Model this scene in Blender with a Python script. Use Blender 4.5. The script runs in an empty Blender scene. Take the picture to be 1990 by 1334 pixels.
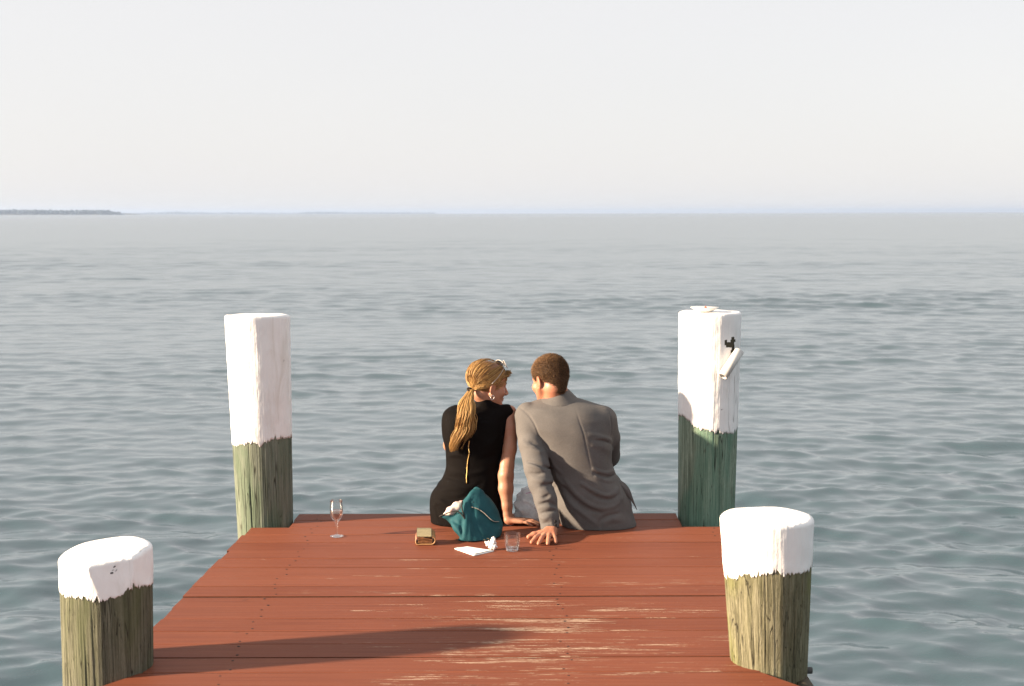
import bpy, bmesh, math, random
import numpy as np
from mathutils import Vector, Matrix

random.seed(7)
RNG = np.random.default_rng(7)
SC = bpy.context.scene
COL = SC.collection
R = math.radians

# ------------------------------------------------------------------ camera
CAM_H = 1.45                      # eye height above the deck boards
PITCH, ROLL = 5.28, -0.13
FPX = 2736.0                      # focal length in pixels of a 1990 wide frame
cam_data = bpy.data.cameras.new('camera')
cam = bpy.data.objects.new('camera', cam_data)
COL.objects.link(cam)
CAM_M = Matrix.Translation((0, 0, CAM_H)) @ Matrix.Rotation(R(90 - PITCH), 4, 'X') @ Matrix.Rotation(R(ROLL), 4, 'Z')
cam.matrix_world = CAM_M
cam_data.sensor_width = 36.0
cam_data.lens = FPX / 1990.0 * 36.0
cam_data.clip_start = 0.05
cam_data.clip_end = 40000.0
cam_data.dof.use_dof = True
cam_data.dof.focus_distance = 6.1
cam_data.dof.aperture_fstop = 6.3
SC.camera = cam

# ------------------------------------------------------------------ light
SUN_TRAVEL = Vector((1.16, 0.295, -0.375)).normalized()      # the way the light travels
TO_SUN = -SUN_TRAVEL
SUN_EL = math.asin(TO_SUN.z)
SUN_AZ = math.atan2(TO_SUN.x, TO_SUN.y)                       # clockwise from +Y
world = bpy.data.worlds.new('World')
SC.world = world
world.use_nodes = True
wn, wl = world.node_tree.nodes, world.node_tree.links
wn.clear()
w_out = wn.new('ShaderNodeOutputWorld')
w_bg = wn.new('ShaderNodeBackground')
w_bg.inputs['Strength'].default_value = 0.083
w_sky = wn.new('ShaderNodeTexSky')
w_sky.sky_type = 'NISHITA'
w_sky.sun_disc = False
w_sky.sun_elevation = SUN_EL
w_sky.sun_rotation = SUN_AZ % (2 * math.pi)
w_sky.altitude = 0.0
w_sky.air_density = 1.0
w_sky.dust_density = 1.2
w_sky.ozone_density = 1.0
w_mix = wn.new('ShaderNodeMix')                               # thin white overcast veil over the sky
w_mix.data_type = 'RGBA'
w_mix.inputs[0].default_value = 0.935
w_co = wn.new('ShaderNodeTexCoord')
w_map = wn.new('ShaderNodeMapping'); w_map.inputs['Scale'].default_value = (1.0, 1.0, 3.0)
w_noise = wn.new('ShaderNodeTexNoise'); w_noise.inputs['Scale'].default_value = 2.2; w_noise.inputs['Detail'].default_value = 3.0
w_ramp = wn.new('ShaderNodeValToRGB')
w_ramp.color_ramp.elements[0].position = 0.3; w_ramp.color_ramp.elements[0].color = (0.972, 0.972, 0.976, 1)
w_ramp.color_ramp.elements[1].position = 0.7; w_ramp.color_ramp.elements[1].color = (1.0, 0.998, 0.996, 1)
w_tint = wn.new('ShaderNodeMix'); w_tint.data_type = 'RGBA'; w_tint.blend_type = 'MULTIPLY'; w_tint.inputs[0].default_value = 1.0
w_tint.inputs[7].default_value = (2.57, 2.51, 2.51, 1.0)
wl.new(w_co.outputs['Generated'], w_map.inputs[0]); wl.new(w_map.outputs[0], w_noise.inputs['Vector'])
wl.new(w_noise.outputs[0], w_ramp.inputs[0]); wl.new(w_ramp.outputs[0], w_tint.inputs[6]); wl.new(w_tint.outputs[2], w_mix.inputs[7])
wl.new(w_sky.outputs[0], w_mix.inputs[6])
wl.new(w_mix.outputs[2], w_bg.inputs['Color'])
wl.new(w_bg.outputs[0], w_out.inputs[0])

sun_data = bpy.data.lights.new('sun', 'SUN')
sun_data.energy = 4.3
sun_data.angle = R(2.4)
sun_data.color = (1.0, 0.78, 0.56)
sun = bpy.data.objects.new('sun', sun_data)
sun.rotation_euler = SUN_TRAVEL.to_track_quat('-Z', 'Y').to_euler()
sun.location = (-20, -6, 10)
COL.objects.link(sun)

SC.view_settings.view_transform = 'Standard'
SC.view_settings.look = 'None'
SC.view_settings.exposure = 2.04
SC.view_settings.gamma = 1.0
SC.view_settings.use_curve_mapping = False
SC.cycles.use_denoising = True
try:
    SC.cycles.denoiser = 'OPENIMAGEDENOISE'
except Exception:
    pass
SC.cycles.max_bounces = 10
SC.cycles.transparent_max_bounces = 12
SC.cycles.transmission_bounces = 10
SC.cycles.caustics_reflective = False
SC.cycles.caustics_refractive = False
SC.cycles.volume_bounces = 0

# ------------------------------------------------------------------ where things stand
def ray(px, py):
    """Direction of the line of sight through a point of the photograph (1990 x 1334)."""
    return (CAM_M.to_3x3() @ Vector(((px - 995.0) / FPX, -(py - 667.0) / FPX, -1.0)))

def G(px, py, z=0.0):
    """Point at height z seen at px, py."""
    d = ray(px, py)
    t = (z - CAM_H) / d.z
    return Vector((d.x * t, d.y * t, z))

def P(px, py, Y):
    """Point at distance Y seen at px, py."""
    d = ray(px, py)
    t = Y / d.y
    return Vector((d.x * t, Y, CAM_H + d.z * t))

# ------------------------------------------------------------------ objects
def mesh_np(name, V, F=None, quads=None, smooth=True):
    """Mesh from arrays: V (n,3); quads (m,4) array or F list of polygons."""
    me = bpy.data.meshes.new(name)
    if quads is not None:
        quads = np.asarray(quads, dtype=np.int32)
        k = quads.shape[1]
        me.vertices.add(len(V)); me.vertices.foreach_set('co', np.asarray(V, dtype=np.float32).ravel())
        me.loops.add(quads.size); me.loops.foreach_set('vertex_index', quads.ravel())
        me.polygons.add(len(quads))
        me.polygons.foreach_set('loop_start', np.arange(0, quads.size, k, dtype=np.int32))
        try:
            me.polygons.foreach_set('loop_total', np.full(len(quads), k, dtype=np.int32))
        except Exception:
            pass
        me.update(calc_edges=True)
        me.validate()
    else:
        me.from_pydata([tuple(v) for v in V], [], F)
        me.update()
    if smooth:
        me.polygons.foreach_set('use_smooth', np.ones(len(me.polygons), dtype=bool))
    return me

def link(name, me, mat=None, parent=None, label=None, cat=None, group=None, kind=None):
    """Link mesh data (vertices in world coordinates) as one object, kept in place under its parent."""
    o = bpy.data.objects.new(name, me)
    COL.objects.link(o)
    if mat is not None and me is not None and not me.materials:
        me.materials.append(mat)
    if parent is not None:
        o.parent = parent
        w = Vector((0, 0, 0))
        q = parent
        while q is not None:
            w += q.location
            q = q.parent
        o.location = -w
    for k, v in (('label', label), ('category', cat), ('group', group), ('kind', kind)):
        if v:
            o[k] = v
    return o

def thing(name, loc, label, cat, group=None):
    o = bpy.data.objects.new(name, None)
    o.empty_display_size = 0.1
    o.location = loc
    COL.objects.link(o)
    o['label'] = label
    o['category'] = cat
    if group:
        o['group'] = group
    return o

def join_np(parts):
    """parts: list of (V, quads) -> one V, quads"""
    Vs, Qs, n = [], [], 0
    for V, Q in parts:
        Vs.append(np.asarray(V, dtype=np.float64)); Qs.append(np.asarray(Q, dtype=np.int64) + n); n += len(V)
    return np.concatenate(Vs), np.concatenate(Qs)

def box_np(x0, x1, y0, y1, z0, z1):
    V = [(x, y, z) for z in (z0, z1) for y in (y0, y1) for x in (x0, x1)]
    Q = [(0, 2, 3, 1), (4, 5, 7, 6), (0, 1, 5, 4), (1, 3, 7, 5), (3, 2, 6, 7), (2, 0, 4, 6)]
    return np.array(V, dtype=float), np.array(Q)

def tube_np(path, rad, n=6, closed=False, flat=1.0, up=(0, 0, 1), caps=True):
    """Tube along a path, rad scalar or list; flat squeezes it across `up`."""
    P_ = np.asarray(path, dtype=float)
    m = len(P_)
    rad = np.full(m, rad) if np.isscalar(rad) else np.asarray(rad, dtype=float)
    if closed:
        T = np.roll(P_, -1, 0) - np.roll(P_, 1, 0)
    else:
        T = np.gradient(P_, axis=0)
    T /= np.linalg.norm(T, axis=1, keepdims=True) + 1e-12
    u = np.array(up, dtype=float)
    S = np.cross(T, u)
    bad = np.linalg.norm(S, axis=1) < 1e-3
    S[bad] = np.cross(T[bad], np.array((1.0, 0.13, 0.0)))
    S /= np.linalg.norm(S, axis=1, keepdims=True) + 1e-12
    N = np.cross(S, T)
    a = np.arange(n) * 2 * math.pi / n
    V = P_[:, None, :] + rad[:, None, None] * (np.cos(a)[None, :, None] * S[:, None, :] + flat * np.sin(a)[None, :, None] * N[:, None, :])
    V = V.reshape(-1, 3)
    Q = []
    mm = m if closed else m - 1
    for i in range(mm):
        b0, b1 = i * n, ((i + 1) % m) * n
        for j in range(n):
            k = (j + 1) % n
            Q.append((b0 + j, b0 + k, b1 + k, b1 + j))
    if not closed and caps:
        c0, c1 = len(V), len(V) + 1
        V = np.vstack([V, P_[:1], P_[-1:]])
        for j in range(0, n, 2):
            Q.append((c0, (j + 2) % n, j + 1, j))
            b = (m - 1) * n
            Q.append((c1, b + j, b + j + 1, b + (j + 2) % n))
    return V, np.array(Q)

def lathe_np(profile, centre, n=48, axis=(0, 0, 1)):
    """Closed surface of revolution from (r, z) pairs."""
    ax = Vector(axis).normalized()
    q = Vector((0, 0, 1)).rotation_difference(ax).to_matrix()
    q = np.array(q)
    a = np.arange(n) * 2 * math.pi / n
    rings = []
    for r, z in profile:
        rings.append(np.stack([np.cos(a) * max(r, 1e-5), np.sin(a) * max(r, 1e-5), np.full(n, z)], 1))
    V = np.concatenate(rings) @ q.T + np.array(centre)
    Q = []
    for i in range(len(profile) - 1):
        for j in range(n):
            k = (j + 1) % n
            Q.append((i * n + j, i * n + k, (i + 1) * n + k, (i + 1) * n + j))
    return V, np.array(Q)

# ------------------------------------------------------------------ materials
class NT:
    """Small helper for node materials."""
    def __init__(self, name):
        self.m = bpy.data.materials.new(name)
        self.m.use_nodes = True
        self.t = self.m.node_tree
        self.t.nodes.clear()
        self.out = self.t.nodes.new('ShaderNodeOutputMaterial')
    def n(self, typ, **kw):
        nd = self.t.nodes.new(typ)
        for k, v in kw.items():
            setattr(nd, k, v)
        return nd
    def l(self, a, b):
        self.t.links.new(a, b)
    def val(self, sock, v):
        if hasattr(v, 'is_linked') or isinstance(v, bpy.types.NodeSocket):
            self.l(v, sock)
        else:
            sock.default_value = v
    def math(self, op, a, b=0.0, c=None, clamp=False):
        nd = self.n('ShaderNodeMath', operation=op, use_clamp=clamp)
        self.val(nd.inputs[0], a); self.val(nd.inputs[1], b)
        if c is not None:
            self.val(nd.inputs[2], c)
        return nd.outputs[0]
    def mix(self, f, a, b, blend='MIX'):
        nd = self.n('ShaderNodeMix', data_type='RGBA', blend_type=blend)
        self.val(nd.inputs[0], f); self.val(nd.inputs[6], a); self.val(nd.inputs[7], b)
        return nd.outputs[2]
    def ramp(self, f, stops, interp='LINEAR'):
        nd = self.n('ShaderNodeValToRGB')
        cr = nd.color_ramp
        cr.interpolation = interp
        while len(cr.elements) < len(stops):
            cr.elements.new(0.5)
        for e, (p, c) in zip(cr.elements, stops):
            e.position = p
            e.color = c if len(c) == 4 else (*c, 1.0)
        self.val(nd.inputs[0], f)
        return nd.outputs[0]
    def smooth(self, v, a, b):
        nd = self.n('ShaderNodeMapRange', interpolation_type='SMOOTHSTEP')
        self.val(nd.inputs[0], v)
        nd.inputs[1].default_value = a; nd.inputs[2].default_value = b
        return nd.outputs[0]
    def pos(self):
        return self.n('ShaderNodeNewGeometry').outputs['Position']
    def objco(self):
        return self.n('ShaderNodeTexCoord').outputs['Object']
    def scale(self, v, s, off=(0, 0, 0)):
        nd = self.n('ShaderNodeMapping')
        self.l(v, nd.inputs[0])
        nd.inputs['Scale'].default_value = s
        nd.inputs['Location'].default_value = off
        return nd.outputs[0]
    def noise(self, v, scale=5.0, detail=4.0, rough=0.55, dist=0.0):
        nd = self.n('ShaderNodeTexNoise')
        if v is not None:
            self.l(v, nd.inputs['Vector'])
        nd.inputs['Scale'].default_value = scale
        nd.inputs['Detail'].default_value = detail
        nd.inputs['Roughness'].default_value = rough
        nd.inputs['Distortion'].default_value = dist
        return nd.outputs[0]
    def bump(self, h, strength=0.3, dist=0.01, normal=None):
        nd = self.n('ShaderNodeBump')
        nd.inputs['Strength'].default_value = strength
        nd.inputs['Distance'].default_value = dist
        self.l(h, nd.inputs['Height'])
        if normal is not None:
            self.l(normal, nd.inputs['Normal'])
        return nd.outputs[0]
    def bsdf(self, color, rough=0.6, spec=0.4, normal=None, **kw):
        nd = self.n('ShaderNodeBsdfPrincipled')
        if isinstance(color, tuple) and len(color) == 3:
            color = (*color, 1.0)
        self.val(nd.inputs['Base Color'], color)
        self.val(nd.inputs['Roughness'], rough)
        self.val(nd.inputs['Specular IOR Level'], spec)
        if normal is not None:
            self.l(normal, nd.inputs['Normal'])
        for k, v in kw.items():
            self.val(nd.inputs[k.replace('_', ' ')], v)
        self.l(nd.outputs[0], self.out.inputs['Surface'])
        return nd

def simple_mat(name, color, rough=0.6, spec=0.4, var=0.12, scale=40.0, bump=0.15, bdist=0.002, **kw):
    t = NT(name)
    f = t.noise(t.pos(), scale, 5.0, 0.6)
    lo = tuple(c * (1 - var) for c in color); hi = tuple(min(1, c * (1 + var)) for c in color)
    c = t.ramp(f, [(0.3, lo), (0.7, hi)])
    nb = t.bump(f, bump, bdist) if bump else None
    t.bsdf(c, rough, spec, nb, **kw)
    return t.m

def glass_mat(name, color=(0.98, 1.0, 0.99), ior=1.5, rough=0.0):
    t = NT(name)
    g = t.n('ShaderNodeBsdfGlass')
    g.inputs['Color'].default_value = (*color, 1)
    g.inputs['IOR'].default_value = ior
    g.inputs['Roughness'].default_value = rough
    t.l(g.outputs[0], t.out.inputs['Surface'])
    return t.m
# ------------------------------------------------------------------ water
WATER_Z = -1.50

def make_water():
    # one sheet, polar rings round the dock out to the horizon; rings are finest where the waves can be told apart
    r = [1.2]
    while r[-1] < 16000.0:
        k = r[-1]
        step = 0.008 + 0.0029 * k if k < 110 else k * (0.0030 + 0.020 * min(1.0, (k - 110) / 400.0))
        r.append(k + step)
    r = np.array(r)
    fine = np.linspace(R(-30), R(30), 440)
    coarse = np.linspace(R(30), R(330), 150)[1:-1]
    ang = np.concatenate([fine, coarse])                      # clockwise from +Y
    dth = np.gradient(np.concatenate([ang, [ang[0] + 2 * math.pi]]))[:-1]
    nr, na = len(r), len(ang)
    RR, AA = np.meshgrid(r, ang, indexing='ij')
    X = (RR * np.sin(AA)).astype(np.float32); Y = (RR * np.cos(AA)).astype(np.float32)
    spac_r = np.gradient(r)[:, None]; spac_a = RR * dth[None, :]
    spac = np.maximum(spac_r, 0.8 * spac_a).astype(np.float32)
    Z = np.zeros_like(X)
    DX = np.zeros_like(X); DY = np.zeros_like(X)
    lost = np.zeros_like(X)
    near = RR[:, 0] < 1500
    Xn, Yn, Sn = X[near], Y[near], spac[near]
    g = np.random.default_rng(11)
    # gusts: patches where the water is rougher or calmer
    gust = np.ones_like(Xn)
    for _ in range(7):
        kx, ky = g.normal(0, 0.10), g.normal(0, 0.26)
        gust += 0.16 * np.sin(kx * Xn + ky * Yn + g.uniform(0, 6.3))
    gust = np.clip(gust, 0.45, 1.7)
    NW = 150
    lam = np.exp(np.linspace(math.log(0.13), math.log(4.5), NW))
    wind = R(-100)                                            # waves run towards the camera, a little to the left
    for l in lam:
        k = 2 * math.pi / l
        spread = 0.40 if l > 1.0 else 0.58
        th = wind + g.normal(0, spread)
        slope = 0.0142 * float(np.interp(math.log(l), np.log([0.13, 0.22, 0.40, 0.75, 1.3, 2.4, 4.5]), [0.70, 1.10, 1.25, 1.05, 0.66, 0.36, 0.20]))
        amp = slope / k * 1.41
        fade = np.clip((l / Sn - 2.2) / 2.6, 0, 1)
        ph = k * (math.cos(th) * Xn + math.sin(th) * Yn) + g.uniform(0, 6.3)
        s, c = np.sin(ph), np.cos(ph)
        A = amp * fade * gust
        Z[near] += A * s
        DX[near] += 0.7 * A * c * math.cos(th); DY[near] += 0.7 * A * c * math.sin(th)
        lost[near] += (1 - fade ** 2) * slope ** 2
    lost[~near] = lost[near].max()
    V = np.stack([X + DX, Y + DY, Z + WATER_Z], -1).reshape(-1, 3)
    i = np.arange(nr - 1)[:, None]; j = np.arange(na)[None, :]; jn = (j + 1) % na
    Q = np.stack([i * na + j, i * na + jn, (i + 1) * na + jn, (i + 1) * na + j], -1).reshape(-1, 4)[:, ::-1]
    # the middle disc
    c = len(V)
    V = np.vstack([V, [[0, 0, WATER_Z]]])
    me = mesh_np('water', V, quads=Q)
    at = me.attributes.new('unresolved', 'FLOAT', 'POINT')
    lv = np.concatenate([np.sqrt(lost).ravel(), [0.0]]).astype(np.float32)
    at.data.foreach_set('value', lv)
    t = NT('water')
    p = t.pos()
    a = t.n('ShaderNodeAttribute', attribute_name='unresolved').outputs['Fac']
    rough = t.math('POWER', t.math('MULTIPLY', a, 1.15), 0.5)
    rough = t.math('ADD', t.math('MULTIPLY', rough, 0.32), 0.035)
    n1 = t.noise(t.scale(p, (1.0, 1.5, 1.0)), 7.0, 3.0, 0.5, 0.4)
    n2 = t.noise(t.scale(p, (0.5, 1.0, 1.0)), 0.9, 4.0, 0.55, 0.3)
    b = t.bump(n2, 0.12, 0.10)
    b = t.bump(n1, 0.20, 0.02, b)
    deep = t.mix(t.noise(p, 0.05, 3.0), (0.026, 0.055, 0.068, 1), (0.034, 0.066, 0.080, 1))
    t.bsdf(deep, rough, 0.5, b, IOR=1.80)
    return link('water', me, t.m, kind='structure')

make_water()

# ------------------------------------------------------------------ far land
def ridge(name, x0, x1, ydist, hfun, depth, mat, n=60):
    """Low land: a bank with a crowned top, closed at the back."""
    xs = np.linspace(x0, x1, n)
    V, Q = [], []
    prof = [(0.0, 0.0), (0.04, 0.55), (0.2, 0.9), (0.5, 1.0), (0.8, 0.8), (1.0, 0.0)]
    for x in xs:
        h = hfun(x)
        for d, f in prof:
            V.append((x, ydist + d * depth, WATER_Z - 0.3 + (h + 0.3) * f))
    m = len(prof)
    for i in range(n - 1):
        for j in range(m - 1):
            Q.append((i * m + j, (i + 1) * m + j, (i + 1) * m + j + 1, i * m + j + 1))
    return link(name, mesh_np(name, np.array(V), quads=np.array(Q)), mat, kind='structure')

def wood_np(x0, x1, y0, y1, hfun, size, n, rng):
    """Crowns of a far wood: many small uneven lumps."""
    base = bmesh.new()
    bmesh.ops.create_icosphere(base, subdivisions=1, radius=1.0)
    bv = np.array([v.co[:] for v in base.verts]); bf = np.array([[v.index for v in f.verts] for f in base.faces])
    base.free()
    Vs, Fs, off = [], [], 0
    for _ in range(n):
        x = rng.uniform(x0, x1); y = rng.uniform(y0, y1)
        h = hfun(x)
        if h <= 0.3:
            continue
        s = size * rng.uniform(0.6, 1.25)
        v = bv * (1 + rng.normal(0, 0.16, (len(bv), 1))) * np.array((s * 1.25, s, s * 0.85))
        z = WATER_Z + max(0.3, h * rng.uniform(0.45, 1.0) - s * 0.4)
        Vs.append(v + np.array((x, y, z))); Fs.append(bf + off); off += len(bv)
    return np.concatenate(Vs), np.concatenate(Fs)

land_mat = simple_mat('far_land', (0.09, 0.095, 0.06), 0.9, 0.2, 0.3, 0.02, 0.0)
leaf_mat = simple_mat('far_leaves', (0.026, 0.040, 0.048), 0.9, 0.1, 0.5, 0.15, 0.0)

def pxx(px, Y):
    return P(px, 414, Y).x
D1, D2 = 4000.0, 8200.0
xa, xb = pxx(-260, D1), pxx(214, D1)
def h_island(x):
    t = (xb - x) / (xb - xa)
    if t <= 0: return 0.0
    return 14.0 * min(1.0, (t / 0.045)) ** 0.6 * (0.93 + 0.07 * math.sin(x * 0.021) + 0.04 * math.sin(x * 0.06))
ridge('island', xa, xb + 4, D1, lambda x: 0.28 * h_island(x) + 0.1, 420, land_mat)
v, f = wood_np(xa, xb, D1 + 8, D1 + 130, h_island, 5.0, 1500, RNG)
link('island_woods', mesh_np('island_woods', v, quads=f), leaf_mat, kind='stuff')
xc, xd = pxx(190, D2), pxx(845, D2)
def h_shore(x):
    t = (x - xc) / (xd - xc)
    b = 9.0 + 4.5 * math.sin(x * 0.0062 + 1.0) + 3.0 * math.sin(x * 0.0151) + 1.6 * math.sin(x * 0.041)
    return max(0.5, 0.7 * b * min(1.0, max(0.0, (1 - t) / 0.35)) + 0.8)
ridge('far_shore', xc, xd, D2, lambda x: 0.3 * h_shore(x), 500, land_mat)
v, f = wood_np(xc, xd, D2 + 10, D2 + 200, h_shore, 6.5, 1300, RNG)
link('far_shore_woods', mesh_np('far_shore_woods', v, quads=f), leaf_mat, kind='stuff')

# ------------------------------------------------------------------ air
def make_haze():
    x0, x1, y0, y1 = -9000.0, 9000.0, -150.0, 14000.0
    V, Q = box_np(x0, x1, y0, y1, WATER_Z - 2.2, 24.0)
    t = NT('haze')
    pv = t.n('ShaderNodeVolumePrincipled')
    pv.inputs['Color'].default_value = (0.46, 0.60, 0.84, 1)
    pv.inputs['Density'].default_value = 1.5e-4
    pv.inputs['Anisotropy'].default_value = 0.2
    t.l(pv.outputs[0], t.out.inputs['Volume'])
    return link('haze', mesh_np('haze', V, quads=Q, smooth=False), t.m, kind='stuff')
make_haze()
# ------------------------------------------------------------------ dock
def paint_plank_mat():
    t = NT('red_deck_paint')
    p = t.pos()
    oi = t.n('ShaderNodeObjectInfo')
    rnd = oi.outputs['Random']
    comb = t.n('ShaderNodeCombineXYZ')
    t.l(t.math('MULTIPLY', rnd, 37.0), comb.inputs[0]); t.l(t.math('MULTIPLY', rnd, 11.0), comb.inputs[1])
    add = t.n('ShaderNodeVectorMath', operation='ADD')
    t.l(p, add.inputs[0]); t.l(comb.outputs[0], add.inputs[1])
    q = add.outputs[0]
    grain = t.noise(t.scale(q, (1.2, 60.0, 60.0)), 1.6, 5.0, 0.6, 0.25)
    broad = t.noise(t.scale(q, (0.7, 2.2, 2.2)), 1.6, 3.0, 0.5)
    fine = t.noise(t.scale(q, (6.0, 140.0, 140.0)), 1.5, 3.0, 0.6)
    base = t.mix(broad, (0.160, 0.049, 0.026, 1), (0.205, 0.065, 0.035, 1))
    base = t.mix(t.math('MULTIPLY', t.smooth(grain, 0.36, 0.66), 0.62), base, (0.105, 0.031, 0.018, 1))
    base = t.mix(t.math('MULTIPLY', rnd, 0.55), base, (0.215, 0.073, 0.040, 1))
    # worn paint: bare pale wood in streaks along the grain, most where people walk
    sep = t.n('ShaderNodeSeparateXYZ'); t.l(p, sep.inputs[0])
    wx = t.math('SUBTRACT', 1.0, t.math('ABSOLUTE', t.math('DIVIDE', t.math('SUBTRACT', sep.outputs[0], 0.12), 0.95)), clamp=True)
    wy = t.smooth(sep.outputs[1], 6.75, 4.3)
    walk = t.math('MULTIPLY', t.math('POWER', wx, 0.65), t.math('ADD', t.math('MULTIPLY', wy, 0.85), 0.15))
    wear1 = t.noise(t.scale(q, (3.0, 58.0, 58.0)), 1.35, 7.0, 0.70, 0.15)
    wear2 = t.noise(t.scale(q, (0.9, 7.0, 7.0)), 1.3, 2.0, 0.5)
    lvl = t.math('ADD', wear1, t.math('MULTIPLY', t.math('SUBTRACT', wear2, 0.5), 0.62))
    thr = t.math('SUBTRACT', 0.735, t.math('MULTIPLY', walk, 0.178))
    bare = t.math('MULTIPLY', t.math('SUBTRACT', lvl, thr), 30.0, clamp=True)
    specks = t.noise(t.scale(q, (22.0, 95.0, 95.0)), 1.4, 5.0, 0.68)
    sp = t.math('MULTIPLY', t.math('SUBTRACT', specks, t.math('SUBTRACT', 0.715, t.math('MULTIPLY', walk, 0.055))), 40.0, clamp=True)
    brk = t.noise(t.scale(q, (34.0, 190.0, 190.0)), 1.5, 6.0, 0.75)
    bare = t.math('MULTIPLY', bare, t.smooth(brk, 0.42, 0.52))
    bare = t.math('MAXIMUM', bare, sp)
    woodc = t.mix(fine, (0.27, 0.17, 0.11, 1), (0.50, 0.39, 0.30, 1))
    col = t.mix(bare, base, woodc)
    # dark knots and nail stains
    kn = t.noise(t.scale(q, (5.0, 16.0, 16.0)), 1.7, 2.0, 0.5)
    col = t.mix(t.math('MULTIPLY', t.smooth(kn, 0.735, 0.80), 0.85), col, (0.045, 0.020, 0.014, 1))
    h = t.math('ADD', t.math('MULTIPLY', grain, 0.6), t.math('MULTIPLY', fine, 0.4))
    h = t.math('SUBTRACT', h, t.math('MULTIPLY', bare, 0.5))
    b = t.bump(h, 0.45, 0.004)
    rough = t.math('ADD', 0.62, t.math('MULTIPLY', bare, 0.25))
    t.bsdf(col, rough, 0.12, b)
    return t.m

PLANK_MAT = paint_plank_mat()
dark_wood = simple_mat('treated_timber', (0.10, 0.085, 0.06), 0.85, 0.2, 0.3, 25.0, 0.4)

PITCH_Y = 0.1476
Y_SEAM = G(1400, 1138).y                                      # one seam, seen clearly
Y_FAR = G(900, 999.0).y
L0, L1 = G(490, 1022), G(296, 1222)                           # left edge of the deck
R0, R1 = G(1397, 1012), G(1556, 1325)                         # right edge
def x_left(y):
    return L0.x + (y - L0.y) / (L1.y - L0.y) * (L1.x - L0.x)
def x_right(y):
    return R0.x + (y - R0.y) / (R1.y - R0.y) * (R1.x - R0.x)

# pilings: base centre on the deck plane, radius at the deck, top centre, radius at the top
def piling_spec(bpx0, bpx1, bfy, tpx0, tpx1, tcy, dy_top=0.0):
    f = G((bpx0 + bpx1) / 2, bfy)
    rb = (bpx1 - bpx0) / 2 / FPX * f.y * 1.02
    base = Vector((f.x * (f.y + rb) / f.y, f.y + rb, 0))
    top = P((tpx0 + tpx1) / 2, tcy, base.y + dy_top)
    rt = (tpx1 - tpx0) / 2 / FPX * top.y
    return base, rb, top, rt
PIL = {
    'far_left':   piling_spec(461, 570, 1021, 438, 562, 612),
    'far_right':  piling_spec(1317, 1428, 1010, 1320, 1440, 606),
    'near_left':  piling_spec(123, 300, 1322, 117, 295, 1069),
    'near_right': piling_spec(1417, 1571, 1306, 1399, 1581, 1002),
}

dock = thing('dock', (0.0, 5.5, 0.0), 'wooden dock deck of red-brown painted boards with worn paint, the couple sitting at its end', 'dock')
y = Y_FAR
rows = []
k0 = int((Y_FAR - Y_SEAM) / PITCH_Y)
seams = [Y_SEAM + k * PITCH_Y for k in range(k0, -52, -1)]
edges = [Y_FAR] + [s for s in seams if s < Y_FAR - 0.05]
rp = random.Random(5)
T_PL = 0.038
SIDE_MAT = simple_mat('dirty_board_edge', (0.048, 0.025, 0.017), 0.9, 0.15, 0.4, 60, 0.2)
for i in range(len(edges) - 1):
    y1, y0 = edges[i], edges[i + 1]
    ym = (y0 + y1) / 2
    gap = rp.choice((0.003, 0.0045, 0.0055, 0.0065, 0.0075, 0.0095)) if i > 2 else 0.0025
    jl, jr = rp.uniform(-0.008, 0.008), rp.uniform(-0.008, 0.008)
    ends = []
    for yy in (y0, y1):
        xl, xr = x_left(yy) + jl, x_right(yy) + jr
        for key, (b, rb, tp, rt) in PIL.items():
            rr_ = rb + (0.014 if key.startswith('far') else 0.004)
            near = abs(b.y - yy)
            if key.startswith('far'):                         # squared-off notch at the end of the dock
                reach = rr_ if max(0.0, abs(b.y - ym) - 0.5 * (y1 - y0)) < rb + 0.012 else None
            else:                                             # boards scribed round the near pilings
                reach = math.sqrt(rr_ ** 2 - near ** 2) if near < rr_ else None
            if reach is not None:
                if b.x < 0: xl = max(xl, b.x + reach)
                else: xr = min(xr, b.x - reach)
        ends.append((xl, xr))
    xl, xr = (ends[0][0] + ends[1][0]) / 2, (ends[0][1] + ends[1][1]) / 2
    sl_, sr_ = (ends[1][0] - ends[0][0]) / (y1 - y0), (ends[1][1] - ends[0][1]) / (y1 - y0)
    dz = rp.uniform(-0.0022, 0.0022)
    bm = bmesh.new()
    nx = 9
    rowsv = []
    e = 0.0018
    sec = [(y0 + gap / 2, -T_PL), (y0 + gap / 2, -e), (y0 + gap / 2 + e, 0.0), (y1 - gap / 2 - e, 0.0), (y1 - gap / 2, -e), (y1 - gap / 2, -T_PL)]
    skew = rp.uniform(-0.004, 0.004)
    cup = rp.uniform(-0.001, 0.0012)
    for j in range(nx):
        t = j / (nx - 1)
        x = xl + (xr - xl) * t
        wob = 0.0009 * math.sin(7 * t + i) + 0.0006 * math.sin(17 * t + 2 * i)
        ring = []
        for a, (yy, zz) in enumerate(sec):
            ex = (yy - ym) * ((sl_ if j == 0 else sr_) + skew * 8) if j in (0, nx - 1) else 0.0
            ring.append(bm.verts.new((x + ex, yy + wob, zz + dz + (cup if a in (2, 3) else 0) * math.sin(3 * t + i))))
        rowsv.append(ring)
    for j in range(nx - 1):
        for a in range(6):
            b2 = (a + 1) % 6
            bm.faces.new((rowsv[j][a], rowsv[j + 1][a], rowsv[j + 1][b2], rowsv[j][b2]))
    bm.faces.new(rowsv[0]); bm.faces.new(list(reversed(rowsv[-1])))
    bmesh.ops.recalc_face_normals(bm, faces=bm.faces)
    me = bpy.data.meshes.new('plank'); bm.to_mesh(me); bm.free()
    me.materials.append(PLANK_MAT); me.materials.append(SIDE_MAT)
    for f_ in me.polygons:
        if abs(f_.normal.y) > 0.95: f_.material_index = 1
    link('plank', me, None, dock)
    rows.append((y0, y1, xl, xr, dz))

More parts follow.
